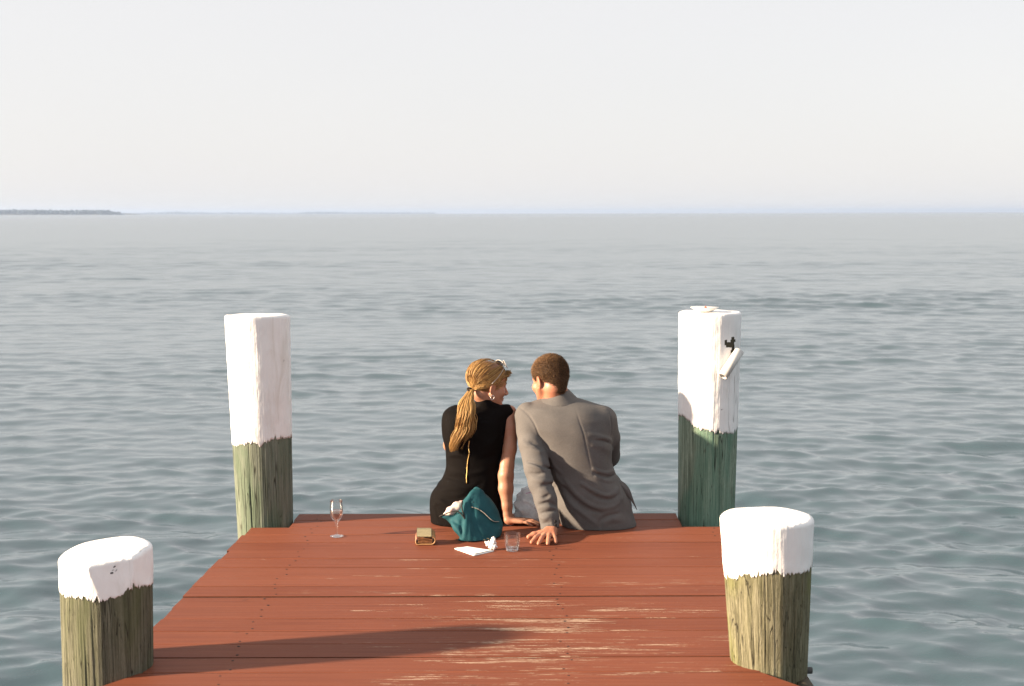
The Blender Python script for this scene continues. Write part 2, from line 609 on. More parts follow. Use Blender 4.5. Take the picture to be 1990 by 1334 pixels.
# nail heads, two per joist on every board
nv = []
for (y0, y1, xl, xr, dz) in rows:
    if y1 < 3.5: continue
    for jx in (-0.92, 0.175, 0.93):
        for yy in (y0 + 0.032, y1 - 0.032):
            cx = jx + 0.030 * (ym - 5) * 0 + rp.uniform(-0.02, 0.02); cy = yy + rp.uniform(-0.008, 0.008)
            if cx < xl + 0.03 or cx > xr - 0.03: continue
            V, Q = lathe_np([(0.0, dz + 0.0007), (0.0045, dz + 0.0007), (0.0055, dz - 0.001)], (cx, cy, 0), 8)
            nv.append((V, Q))
V, Q = join_np(nv)
link('nails', mesh_np('nails', V, quads=Q), simple_mat('rusty_nail', (0.014, 0.009, 0.008), 0.7, 0.3, 0.3, 90, 0), dock, kind='stuff')

# beams under the boards
for jx in (-0.92, 0.175, 0.93):
    sk = -0.031
    V, Q = box_np(0, 0, 0, 0, -0.30, -T_PL - 0.004)
    yA, yB = -1.9, Y_FAR - 0.05
    V = np.array([(jx + sx * 0.022, yy, z) for z in (-0.24, -T_PL - 0.004) for yy in (yA, yB) for sx in (-1, 1)])
    link('joist', mesh_np('joist', V, quads=Q, smooth=False), dark_wood, dock)
for yc in (PIL['far_left'][0].y - 0.17, PIL['near_left'][0].y + 0.2):
    V, Q = box_np(x_left(yc) + 0.03, x_right(yc) - 0.03, yc - 0.04, yc + 0.04, -0.46, -0.244)
    link('cross_beam', mesh_np('cross_beam', V, quads=Q, smooth=False), dark_wood, dock)
V, Q = box_np(-1.0, 0.95, Y_FAR - 0.046, Y_FAR - 0.006, -0.24, -T_PL - 0.004)
link('end_beam', mesh_np('end_beam', V, quads=Q, smooth=False), dark_wood, dock)

# ------------------------------------------------------------------ pilings
def wood_mat(name, dark, mid, light, moss, moss_amt, dry_above=None):
    t = NT(name)
    p = t.objco()
    g1 = t.noise(t.scale(p, (48, 48, 1.7)), 1.0, 8.0, 0.70, 0.7)
    g2 = t.noise(t.scale(p, (190, 190, 5.0)), 1.0, 5.0, 0.70, 0.3)
    g3 = t.noise(t.scale(p, (7, 7, 2.2)), 1.0, 4.0, 0.6, 0.6)
    swirl = t.noise(t.scale(p, (30, 30, 6.0)), 1.0, 3.0, 0.6, 2.2)
    ringy = t.math('SINE', t.math('MULTIPLY', swirl, 70.0))
    f = t.math('ADD', t.math('MULTIPLY', g1, 0.55), t.math('MULTIPLY', g2, 0.45))
    f = t.math('ADD', f, t.math('MULTIPLY', ringy, 0.022))
    c = t.ramp(f, [(0.36, dark), (0.48, mid), (0.62, light)])
    c = t.mix(t.math('MULTIPLY', t.smooth(g3, 0.40, 0.66), moss_amt), c, moss)
    crack = None
    for (sx, sz, wd, off, lo) in ((22, 0.9, 0.010, (0, 0, 0), 0.46), (41, 1.6, 0.008, (3, 1, 5), 0.47), (70, 2.6, 0.010, (7, 2, 1), 0.50)):
        cr = t.noise(t.scale(p, (sx, sx, sz), off), 1.0, 2.0, 0.5, 0.35)
        k_ = t.smooth(t.math('ABSOLUTE', t.math('SUBTRACT', cr, 0.5)), wd, 0.0)
        gate = t.smooth(t.noise(t.scale(p, (6, 6, 1.8), off), 1.0, 1.0, 0.5), lo, lo + 0.12)
        k_ = t.math('MULTIPLY', k_, gate)
        crack = k_ if crack is None else t.math('MAXIMUM', crack, k_)
    c = t.mix(t.math('MULTIPLY', crack, 0.85), c, (0.014, 0.012, 0.008, 1))
    kn = t.smooth(t.noise(t.scale(p, (16, 16, 7)), 1.0, 2.0, 0.5), 0.72, 0.78)
    c = t.mix(t.math('MULTIPLY', kn, 0.7), c, (0.05, 0.04, 0.025, 1))
    if dry_above:                                             # old bare wood under the paint, never green
        sz = t.n('ShaderNodeSeparateXYZ'); t.l(p, sz.inputs[0])
        c = t.mix(t.smooth(sz.outputs[2], dry_above, dry_above + 0.05), c, t.mix(g2, (0.018, 0.015, 0.011, 1), (0.10, 0.088, 0.062, 1)))
    h = t.math('SUBTRACT', f, t.math('MULTIPLY', crack, 0.8))
    t.bsdf(c, 0.85, 0.2, t.bump(h, 0.7, 0.006))
    return t.m

def paint_mat():
    t = NT('white_piling_paint')
    p = t.objco()
    g1 = t.noise(t.scale(p, (26, 26, 1.8)), 1.0, 5.0, 0.6, 0.4)
    g2 = t.noise(p, 9.0, 4.0, 0.6)
    c = t.mix(g1, (0.80, 0.80, 0.80, 1), (0.88, 0.88, 0.885, 1))
    c = t.mix(t.math('MULTIPLY', t.smooth(g2, 0.6, 0.8), 0.25), c, (0.70, 0.67, 0.60, 1))
    grime = t.smooth(t.noise(t.scale(p, (12, 12, 3.0)), 1.0, 5.0, 0.65, 0.8), 0.52, 0.72)
    c = t.mix(t.math('MULTIPLY', grime, 0.42), c, (0.56, 0.53, 0.47, 1))
    sp = t.smooth(t.noise(t.scale(p, (40, 40, 18)), 1.0, 3.0, 0.6), 0.72, 0.75)
    c = t.mix(sp, c, (0.10, 0.09, 0.07, 1))
    cr = t.noise(t.scale(p, (17, 17, 0.8)), 1.0, 2.0, 0.5, 0.3)
    crack = t.math('MULTIPLY', t.smooth(t.math('ABSOLUTE', t.math('SUBTRACT', cr, 0.47)), 0.007, 0.0),
                   t.smooth(t.noise(t.scale(p, (4, 4, 2)), 1.0, 1.0), 0.50, 0.62))
    c = t.mix(t.math('MULTIPLY', crack, 0.60), c, (0.35, 0.33, 0.30, 1))
    h = t.math('ADD', t.math('MULTIPLY', g1, 0.7), t.math('MULTIPLY', t.noise(p, 30, 4.0), 0.4))
    h = t.math('SUBTRACT', h, crack)
    h = t.math('ADD', h, t.math('MULTIPLY', t.noise(t.scale(p, (9, 9, 4)), 1.0, 3.0, 0.6), 2.2))
    t.bsdf(c, 0.6, 0.3, t.bump(h, 0.7, 0.007))
    return t.m
PAINT = paint_mat()

def smooth_noise(n, rng, amp, octs):
    a = np.arange(n) * 2 * math.pi / n
    s = np.zeros(n)
    for o in octs:
        s += amp / math.sqrt(len(octs)) * np.cos(o * a + rng.uniform(0, 6.3)) * rng.uniform(0.5, 1.0)
    return s

def make_piling(key, label, woodm, edge_py, facets=(), tilt=(0, 0), seed=1, hole=None, chamfer=0.012, teeth=0.75):
    base, rb, top, rt = PIL[key]
    rng = np.random.default_rng(seed)
    NA = 360
    a = np.arange(NA) * 2 * math.pi / NA                      # angle, 0 = +X; -pi/2 faces the camera
    low = smooth_noise(NA, rng, 0.007, (2, 3, 4, 5))
    grain = smooth_noise(NA, rng, 0.005, (17, 23, 31, 38, 47, 61, 83))
    cracks = [(rng.uniform(0, 2 * math.pi), rng.uniform(0.010, 0.022), rng.uniform(0.003, 0.009), rng.uniform(-0.3, 0.2), rng.uniform(0.25, 0.7), rng.uniform(0, 6)) for _ in range(26)]
    ztop = top.z
    ax = Vector(((top.x - base.x) / ztop, (top.y - base.y) / ztop, 0))
    def centre(z):
        return base.x + ax.x * z, base.y + ax.y * z
    def radius(z, paint):
        zz = min(max(z, -2.4), ztop)
        r0 = rb + (rt - rb) * (zz / ztop)
        r = r0 * (1 + low + grain * (0.35 if paint else 1.0) * (1 + 0.2 * np.sin(3 * a + 9 * z)))
        for (ca, cw, cd, z0, ln, ph) in cracks:
            lim = np.clip(1 - abs((z - z0 - ln / 2) / (ln / 2)), 0, 1) ** 0.5
            if lim <= 0: continue
            da = np.angle(np.exp(1j * (a - ca - 0.03 * math.sin(5 * z + ph))))
            r = r - 0.55 * cd * lim * np.exp(-(da / cw) ** 2) * (0.3 if paint else 1.0)
        for (fa, d0, slope, zf) in facets:                    # faces hewn off with an axe
            d = d0 - slope * max(0.0, z - zf)
            cc = np.cos(np.angle(np.exp(1j * (a - fa))))
            lim = np.where(cc > 0.2, d / np.maximum(cc, 0.2), 9.0)
            r = np.minimum(r, np.maximum(lim, 0.03))
        return r
    def ring(z, r, dz=0.0):
        cx, cy = centre(z)
        x = cx + r * np.cos(a); yv = cy + r * np.sin(a)
        return np.stack([x, yv, np.full(NA, z) + dz], 1)
    th = thing('piling', base.copy(), label, 'piling', 'dock pilings with white painted tops')
    # ---- pole
    zs = np.concatenate([np.linspace(WATER_Z - 1.2, -0.3, 8), np.linspace(-0.25, ztop - 0.03, 40)])
    rings = [ring(z, radius(z, False)) for z in zs]
    rings.append(ring(zs[-1], np.full(NA, 0.001)))
    V = np.concatenate(rings)
    def quads(nr):
        i = np.arange(nr - 1)[:, None]; j = np.arange(NA)[None, :]; jn = (j + 1) % NA
        return np.stack([i * NA + j, i * NA + jn, (i + 1) * NA + jn, (i + 1) * NA + j], -1).reshape(-1, 4)
    po = link('pole', mesh_np('pole', V, quads=quads(len(rings))), woodm, th)
    # ---- paint: a skin a couple of mm proud, brushed to a ragged lower edge
    yf = base.y - rb
    # edge height round the front, from where the edge shows at left / middle / right
    eh = [P((PIL_PX[key][0] + (PIL_PX[key][1] - PIL_PX[key][0]) * t), e, base.y - rb * math.sqrt(max(0, 1 - (2 * t - 1) ** 2))).z for t, e in edge_py]
    ts = [t for t, e in edge_py]
    u = (np.cos(a) + 1) / 2
    e0 = np.interp(u, ts, eh)
    e0 = np.where(np.sin(a) > 0, e0 * 0.5 + 0.5 * np.mean(eh), e0)
    teeth_n = smooth_noise(NA, rng, 0.010, (7, 9, 12, 15, 19))
    i = 0
    while i < NA:
        w = int(rng.integers(1, 5)); v_ = rng.normal(0, 0.0042) * teeth
        if rng.random() < 0.07: v_ += 0.016 * teeth
        teeth_n[i:i + w] = v_
        i += w
    teeth_n += 0.004 * teeth * rng.normal(0, 1, NA)
    e0 = e0 + teeth_n
    off = 0.0022
    tl = tilt[0] * np.cos(a) + tilt[1] * np.sin(a)            # slope of the sawn top
    NR = 46
    rings = []
    def rr_at(zv):
        # radius at a height that differs round the ring
        zq = np.linspace(zv.min(), zv.max() + 1e-6, 6)
        tab = np.stack([radius(z, True) for z in zq])
        w = (zv - zq[0]) / (zq[-1] - zq[0]) * 5
        k = np.clip(w.astype(int), 0, 4); fr = w - k
        return tab[k, np.arange(NA)] * (1 - fr) + tab[k + 1, np.arange(NA)] * fr
    ztv = ztop + tl - chamfer
    for s in range(NR):
        t = s / (NR - 1)
        zv = e0 + (ztv - e0) * t
        r = rr_at(zv)
        rip = 0.0006 * np.sin(60 * zv + 5 * np.sin(a)) if t > 0.1 else 0.0
        o2 = off if s > 0 else -0.003
        cx = base.x + ax.x * zv; cy = base.y + ax.y * zv
        x = cx + (r + o2 + rip) * np.cos(a); yv = cy + (r + o2 + rip) * np.sin(a)
        if s == 0:
            rings.append(np.stack([x, yv, zv + 0.001], 1))
            x = cx + (r + off * 0.8) * np.cos(a); yv = cy + (r + off * 0.8) * np.sin(a)
        rings.append(np.stack([x, yv, zv], 1))
    rtop = rr_at(ztv) + off
    cx = base.x + ax.x * ztop; cy = base.y + ax.y * ztop
    for q in (0.25, 0.5, 0.75, 1.0):
        ang_ = q * math.pi / 2
        r = rtop - chamfer * (1 - math.cos(ang_)) * 1.1
        zz = ztv + chamfer * math.sin(ang_) + 0.0015 * np.sin(5 * a + seed) * q
        rings.append(np.stack([cx + r * np.cos(a), cy + r * np.sin(a), zz], 1))
    r1 = rtop - chamfer * 1.1
    for q in (0.85, 0.65, 0.4, 0.2, 0.001):
        zz = ztop + tl * q + 0.002 * np.sin(3 * a + 7 * q + seed) * q
        rings.append(np.stack([cx + r1 * q * np.cos(a), cy + r1 * q * np.sin(a), zz], 1))
    V = np.concatenate(rings)
    Q = quads(len(rings))
    if hole is not None:
        Q = hole(V, Q)
    link('paint_coat', mesh_np('paint_coat', V, quads=Q), PAINT, th)
    return th, radius, centre

PIL_PX = {'far_left': (455, 567), 'far_right': (1317, 1430), 'near_left': (119, 297), 'near_right': (1408, 1576)}
W_PALE = wood_mat('weathered_wood_pale', (0.055, 0.062, 0.047, 1), (0.143, 0.160, 0.123, 1), (0.227, 0.242, 0.202, 1), (0.084, 0.129, 0.080, 1), 0.65)
W_GREEN = wood_mat('weathered_wood_green', (0.059, 0.081, 0.060, 1), (0.159, 0.211, 0.157, 1), (0.329, 0.409, 0.324, 1), (0.100, 0.218, 0.160, 1), 0.6, dry_above=0.62)
W_YEL = wood_mat('weathered_wood_yellow', (0.045, 0.042, 0.026, 1), (0.128, 0.123, 0.075, 1), (0.228, 0.217, 0.148, 1), (0.133, 0.147, 0.034, 1), 0.72)
W_NL = wood_mat('weathered_wood_brown', (0.036, 0.035, 0.026, 1), (0.106, 0.104, 0.073, 1), (0.194, 0.190, 0.142, 1), (0.094, 0.112, 0.050, 1), 0.55)

def bare_patch(V, Q):
    """Paint fallen off above the rod holder: drop the cells of the coat inside the patch."""
    c = V[Q].mean(1)
    d = c - np.array((0, 0, CAM_H))
    m = np.array(CAM_M.to_3x3().inverted())
    e = d @ m.T
    px = 995 + FPX * e[:, 0] / -e[:, 2]; py = 667 - FPX * e[:, 1] / -e[:, 2]
    front = c[:, 1] < PIL['far_right'][0].y
    jx = 1.2 * np.sin(py * 1.9) + 0.8 * np.sin(py * 4.1)
    h = ((px > 1408.5 + jx) & (px < 1423) & (py > 665) & (py < 673.5)) | ((px > 1421 + jx) & (px < 1427.5 + jx) & (py > 656) & (py < 687)) \
        | ((px > 1408) & (px < 1413) & (py > 662) & (py < 672))
    return Q[~(h & front)]

make_piling('far_left', 'tall piling behind the wine glass, pale green-grey wood below a thick white painted top', W_PALE,
            ((0, 862), (0.2, 867), (0.45, 858), (0.55, 868), (0.75, 853), (0.9, 853), (1.0, 848)), seed=3, tilt=(0.0, -0.004))
PF, PF_rad, PF_cen = make_piling('far_right', 'tall piling with dark green wood, white top carrying a plate and a short white pipe', W_GREEN,
            ((0, 806), (0.1, 812), (0.22, 830), (0.5, 838), (0.7, 842), (0.9, 842), (1.0, 828)), seed=14, hole=bare_patch, tilt=(0.0, 0.0))
make_piling('near_left', 'short thick piling with axe-hewn facets in its slanting white painted top', W_NL,
            ((0, 1142), (0.15, 1158), (0.3, 1162), (0.55, 1170), (0.75, 1158), (0.9, 1140), (1.0, 1134)), seed=8,
            facets=((-1.15, 0.138, 0.16, 0.27), (-0.35, 0.142, 0.10, 0.26), (-2.3, 0.143, 0.05, 0.2)), tilt=(0.010, 0.012), chamfer=0.016)
PN, PN_rad, PN_cen = make_piling('near_right', 'short piling with yellow-green stained wood and flat round white painted top', W_YEL,
            ((0, 1119), (0.2, 1117), (0.45, 1112), (0.7, 1114), (0.85, 1110), (1.0, 1096)), seed=21, chamfer=0.014)
# ------------------------------------------------------------------ sculpting: smooth blends of simple volumes, turned into a mesh
class Sculpt:
    def __init__(self, lo, hi, h):
        self.lo = np.array(lo, dtype=np.float64); self.h = h
        n = np.ceil((np.array(hi) - self.lo) / h).astype(int) + 1
        self.ax = [(self.lo[i] + h * np.arange(n[i])).astype(np.float32) for i in range(3)]
        self.F = np.full(tuple(n), 1.0, dtype=np.float32)
    def block(self, lo, hi):
        sl = []
        for i in range(3):
            a = int(np.searchsorted(self.ax[i], lo[i])); b = int(np.searchsorted(self.ax[i], hi[i]))
            sl.append(slice(max(0, a), max(0, b)))
        X = self.ax[0][sl[0]][:, None, None]; Y = self.ax[1][sl[1]][None, :, None]; Z = self.ax[2][sl[2]][None, None, :]
        return tuple(sl), X, Y, Z
    def _put(self, sl, d, k, mode):
        A = self.F[sl]
        if A.size == 0:
            return
        if mode == 'add':
            if k > 0:
                h = np.clip(0.5 + 0.5 * (A - d) / k, 0, 1)
                self.F[sl] = A * (1 - h) + d * h - k * h * (1 - h)
            else:
                self.F[sl] = np.minimum(A, d)
        elif mode == 'sub':
            d = -d
            if k > 0:
                h = np.clip(0.5 - 0.5 * (A - d) / k, 0, 1)
                self.F[sl] = A * (1 - h) + d * h + k * h * (1 - h)
            else:
                self.F[sl] = np.maximum(A, d)
        elif mode == 'and':
            self.F[sl] = np.maximum(A, d)
    def cap(self, a, b, ra, rb=None, k=0.01, mode='add', sq=None):
        """Tapered capsule; sq=(axis vector, factor) squeezes its section along a direction."""
        rb = ra if rb is None else rb
        a = np.array(a, dtype=np.float32); b = np.array(b, dtype=np.float32)
        m = max(ra, rb) * (1.6 if sq else 1.0) + k + 3 * self.h
        sl, X, Y, Z = self.block(np.minimum(a, b) - m, np.maximum(a, b) + m)
        ab = b - a; L2 = float(ab @ ab) + 1e-12
        px, py, pz = X - a[0], Y - a[1], Z - a[2]
        t = np.clip((px * ab[0] + py * ab[1] + pz * ab[2]) / L2, 0, 1)
        qx, qy, qz = px - t * ab[0], py - t * ab[1], pz - t * ab[2]
        if sq:
            v, f = sq
            v = np.array(v, dtype=np.float32); v = v / np.linalg.norm(v)
            dd = (qx * v[0] + qy * v[1] + qz * v[2]) * (f - 1.0)
            qx, qy, qz = qx + dd * v[0], qy + dd * v[1], qz + dd * v[2]
        d = np.sqrt(qx * qx + qy * qy + qz * qz) - (ra + (rb - ra) * t)
        self._put(sl, d, k, mode)
    def chain(self, pts, rads, k=0.01, mode='add', sq=None):
        for i in range(len(pts) - 1):
            self.cap(pts[i], pts[i + 1], rads[i], rads[i + 1], k if i == 0 else min(k, 0.012), mode, sq)
    def ell(self, c, r, k=0.01, mode='add', M=None):
        """Ellipsoid; M columns are its own axes in the world."""
        c = np.array(c, dtype=np.float32); r = np.array(r, dtype=np.float32)
        m = float(r.max()) + k + 3 * self.h
        sl, X, Y, Z = self.block(c - m, c + m)
        px, py, pz = X - c[0], Y - c[1], Z - c[2]
        if M is not None:
            M = np.array(M, dtype=np.float32)
            px, py, pz = (px * M[0, i] + py * M[1, i] + pz * M[2, i] for i in range(3))
        k0 = np.sqrt((px / r[0]) ** 2 + (py / r[1]) ** 2 + (pz / r[2]) ** 2)
        k1 = np.sqrt((px / r[0] ** 2) ** 2 + (py / r[1] ** 2) ** 2 + (pz / r[2] ** 2) ** 2) + 1e-9
        self._put(sl, k0 * (k0 - 1.0) / k1, k, mode)
    def loft(self, zs, cx, cy, ax, by, n=2.0, k=0.01, mode='add', grow=0.0, twist=0.0):
        """Stack of superellipse sections from bottom to top."""
        zs = np.array(zs); o = np.argsort(zs); zs = zs[o]
        cx, cy, ax, by = (np.array(q, dtype=float)[o] for q in (cx, cy, ax, by))
        nn = np.full(len(zs), n) if np.isscalar(n) else np.array(n, dtype=float)[o]
        m = k + 3 * self.h + 0.03 + grow
        sl, X, Y, Z = self.block((min(cx - ax) - m, min(cy - by) - m, zs[0] - m), (max(cx + ax) + m, max(cy + by) + m, zs[-1] + m))
        z1 = Z.ravel()
        zc = np.clip(z1, zs[0], zs[-1])
        # smooth interpolation through the sections
        def it(v):
            return smooth_interp(zc, zs, v).astype(np.float32)[None, None, :]
        CX, CY, A, B, N = it(cx), it(cy), it(ax) + grow, it(by) + grow, it(nn)
        u = np.abs(X - CX) / A; v = np.abs(Y - CY - twist * (X - CX)) / B
        q = (u ** N + v ** N) ** (1.0 / N)
        g = np.sqrt((u / A) ** 2 + (v / B) ** 2) / np.maximum(np.sqrt(u * u + v * v), 1e-6)
        d = (q - 1.0) / np.maximum(g, 1e-6)
        d = np.maximum(d, -np.minimum(A, B))
        dz = np.maximum(np.maximum(zs[0] - Z, Z - zs[-1]), 0)
        cap_ = np.maximum(zs[0] - Z, Z - zs[-1])
        d = np.where(cap_ > 0, np.sqrt(np.maximum(d, 0) ** 2 + dz ** 2), np.maximum(d, cap_))
        self._put(sl, d.astype(np.float32), k, mode)
    def crease(self, pts, width, amp, yside=None):
        """Raise (amp > 0) or press in (amp < 0) a soft line along pts, fading out at its ends."""
        Pq = np.asarray([tuple(p) for p in pts], dtype=np.float32)
        m = width * 3
        sl, X, Y, Z = self.block(Pq.min(0) - m, Pq.max(0) + m)
        if self.F[sl].size == 0:
            return
        best = np.full(self.F[sl].shape, 1e9, dtype=np.float32); who = np.zeros(self.F[sl].shape, dtype=np.float32)
        n = len(Pq) - 1
        for i in range(n):
            a, b = Pq[i], Pq[i + 1]
            ab = b - a; L2 = float(ab @ ab) + 1e-12
            px, py, pz = X - a[0], Y - a[1], Z - a[2]
            t = np.clip((px * ab[0] + py * ab[1] + pz * ab[2]) / L2, 0, 1)
            d2 = (px - t * ab[0]) ** 2 + (py - t * ab[1]) ** 2 + (pz - t * ab[2]) ** 2
            k = d2 < best
            best = np.where(k, d2, best); who = np.where(k, (i + t) / n, who)
        prof = np.sin(np.pi * np.clip(who * 0.86 + 0.07, 0, 1)) ** 0.7 if yside is None else 1.0
        self.F[sl] -= (amp * prof * np.exp(-best / (width * width))).astype(np.float32)
    def wave(self, lo, hi, fn):
        sl, X, Y, Z = self.block(lo, hi)
        self.F[sl] += fn(X, Y, Z).astype(np.float32)
    def plane(self, p, n):
        """Keep only what lies behind the plane through p with outward normal n."""
        n = np.array(n, dtype=np.float32); n /= np.linalg.norm(n)
        X, Y, Z = self.ax[0][:, None, None], self.ax[1][None, :, None], self.ax[2][None, None, :]
        d = (X - p[0]) * n[0] + (Y - p[1]) * n[1] + (Z - p[2]) * n[2]
        self.F = np.maximum(self.F, d)
    def surface(self, relax=1):
        F = self.F; h = self.h
        # close the field at its borders
        F[0] = F[-1] = 1; F[:, 0] = F[:, -1] = 1; F[:, :, 0] = F[:, :, -1] = 1
        S = F < 0
        nx, ny, nz = F.shape
        cnt = np.zeros((nx - 1, ny - 1, nz - 1), dtype=np.int8)
        for i in (0, 1):
            for j in (0, 1):
                for k in (0, 1):
                    cnt += S[i:nx - 1 + i, j:ny - 1 + j, k:nz - 1 + k]
        act = (cnt > 0) & (cnt < 8)
        I, J, K = np.nonzero(act)
        idx = np.full(act.shape, -1, dtype=np.int32); idx[I, J, K] = np.arange(len(I))
        acc = np.zeros((len(I), 3)); num = np.zeros(len(I))
        cor = [(i, j, k) for i in (0, 1) for j in (0, 1) for k in (0, 1)]
        fv = {c: F[I + c[0], J + c[1], K + c[2]].astype(np.float64) for c in cor}
        for c in cor:
            for ax in range(3):
                if c[ax] == 0:
                    e = list(c); e[ax] = 1; e = tuple(e)
                    a, b = fv[c], fv[e]
                    m = (a < 0) != (b < 0)
                    t = np.where(m, a / np.where(m, a - b, 1), 0)
                    p = np.array(c, dtype=float)[None, :].repeat(len(I), 0)
                    p[:, ax] = t
                    acc[m] += p[m]; num[m] += 1
        V = self.lo + h * (np.stack([I, J, K], 1) + acc / num[:, None])
        Q = []
        for ax in range(3):
            o1, o2 = [q for q in range(3) if q != ax]
            s0 = [slice(None)] * 3; s1 = [slice(None)] * 3
            s0[ax] = slice(0, -1); s1[ax] = slice(1, None)
            ch = S[tuple(s0)] != S[tuple(s1)]
            E = np.stack(np.nonzero(ch), 1)
            E = E[(E[:, o1] > 0) & (E[:, o2] > 0)]
            E = E[(E[:, o1] < F.shape[o1] - 1) & (E[:, o2] < F.shape[o2] - 1)]
            def cell(d1, d2):
                q = E.copy(); q[:, o1] -= d1; q[:, o2] -= d2
                return idx[q[:, 0], q[:, 1], q[:, 2]]
            quad = np.stack([cell(0, 0), cell(1, 0), cell(1, 1), cell(0, 1)], 1)
            ins = S[E[:, 0], E[:, 1], E[:, 2]]
            flip = ins if ax != 1 else ~ins
            quad[~flip] = quad[~flip][:, ::-1]
            Q.append(quad)
        Q = np.concatenate(Q)
        Q = Q[(Q >= 0).all(1)]
        for _ in range(relax):                                # light smoothing
            acc = np.zeros_like(V); num = np.zeros(len(V))
            for a, b in ((0, 1), (1, 2), (2, 3), (3, 0)):
                np.add.at(acc, Q[:, a], V[Q[:, b]]); np.add.at(num, Q[:, a], 1)
                np.add.at(acc, Q[:, b], V[Q[:, a]]); np.add.at(num, Q[:, b], 1)
            V = 0.5 * V + 0.5 * acc / np.maximum(num, 1)[:, None]
        return V, Q

def smooth_interp(x, xs, ys):
    """Monotone-ish cubic through points."""
    xs = np.asarray(xs, dtype=float); ys = np.asarray(ys, dtype=float)
    if len(xs) < 3:
        return np.interp(x, xs, ys)
    d = np.diff(ys) / np.diff(xs)
    m = np.empty(len(xs)); m[1:-1] = (d[:-1] + d[1:]) / 2; m[0] = d[0]; m[-1] = d[-1]
    bad = np.zeros(len(xs), dtype=bool); bad[1:-1] = d[:-1] * d[1:] <= 0
    m[bad] = 0
    i = np.clip(np.searchsorted(xs, x) - 1, 0, len(xs) - 2)
    hh = xs[i + 1] - xs[i]; t = (x - xs[i]) / hh
    return ((2 * t ** 3 - 3 * t ** 2 + 1) * ys[i] + (t ** 3 - 2 * t ** 2 + t) * hh * m[i]
            + (-2 * t ** 3 + 3 * t ** 2) * ys[i + 1] + (t ** 3 - t ** 2) * hh * m[i + 1])

def spline(pts, n):
    P_ = np.asarray([tuple(p) for p in pts], dtype=float)
    s = np.concatenate([[0], np.cumsum(np.linalg.norm(np.diff(P_, axis=0), axis=1) + 1e-9)])
    u = np.linspace(0, s[-1], n)
    return np.stack([smooth_interp(u, s, P_[:, k]) for k in range(P_.shape[1])], 1)

def px_section(rows):
    """Rows (py, px left, px right, Y of the middle, half depth[, exponent]) -> sections for Sculpt.loft."""
    zs, cx, cy, ax, by, nn = [], [], [], [], [], []
    for r in rows:
        py, xl, xr, Y, b = r[:5]
        a, c = P(xl, py, Y), P(xr, py, Y)
        zs.append(a.z); cx.append((a.x + c.x) / 2); cy.append(Y); ax.append((c.x - a.x) / 2); by.append(b)
        nn.append(r[5] if len(r) > 5 else 2.0)
    return zs, cx, cy, ax, by, nn

class Frame:
    """Own axes of a head or hand: x right, y forward, z up."""
    def __init__(self, o, fwd, up=(0, 0, 1), roll=0.0, scale=1.0):
        f = Vector(fwd).normalized(); r = f.cross(Vector(up)).normalized(); u = r.cross(f)
        if roll:
            q = Matrix.Rotation(roll, 3, f)
            r, u = q @ r, q @ u
        self.M = np.array([list(r), list(f), list(u)]).T
        self.o = np.array(o, dtype=float); self.s = scale
    def __call__(self, x, y, z):
        return self.o + self.M @ (np.array((x, y, z)) * self.s)
    def pts(self, A):
        return self.o + (np.asarray(A) * self.s) @ self.M.T
    def local(self, W):
        return ((np.asarray(W) - self.o) @ self.M) / self.s

def skin_mat(name, base, red, dark):
    t = NT(name)
    p = t.pos()
    f = t.noise(p, 14.0, 4.0, 0.6)
    f2 = t.noise(p, 160.0, 3.0, 0.6)
    c = t.mix(t.smooth(f, 0.35, 0.7), (*base, 1), (*red, 1))
    c = t.mix(t.math('MULTIPLY', t.smooth(f2, 0.45, 0.75), 0.35), c, (*dark, 1))
    t.bsdf(c, 0.48, 0.4, t.bump(f2, 0.15, 0.0015), Subsurface_Weight=0.12, Subsurface_Radius=(0.012, 0.005, 0.003), Subsurface_Scale=1.0)
    return t.m

def hair_mat(name, dark, mid, light, rough=0.38, stretch=None):
    t = NT(name)
    oi = t.n('ShaderNodeAttribute', attribute_name='lock').outputs['Fac']
    f = t.noise(t.pos(), 260.0, 2.0, 0.5)
    v = t.math('ADD', t.math('MULTIPLY', oi, 0.75), t.math('MULTIPLY', f, 0.25))
    c = t.ramp(v, [(0.05, dark), (0.45, mid), (0.95, light)])
    t.bsdf(c, rough, 0.22)
    return t.m

def set_lock(me, values):
    at = me.attributes.new('lock', 'FLOAT', 'POINT')
    at.data.foreach_set('value', np.asarray(values, dtype=np.float32))

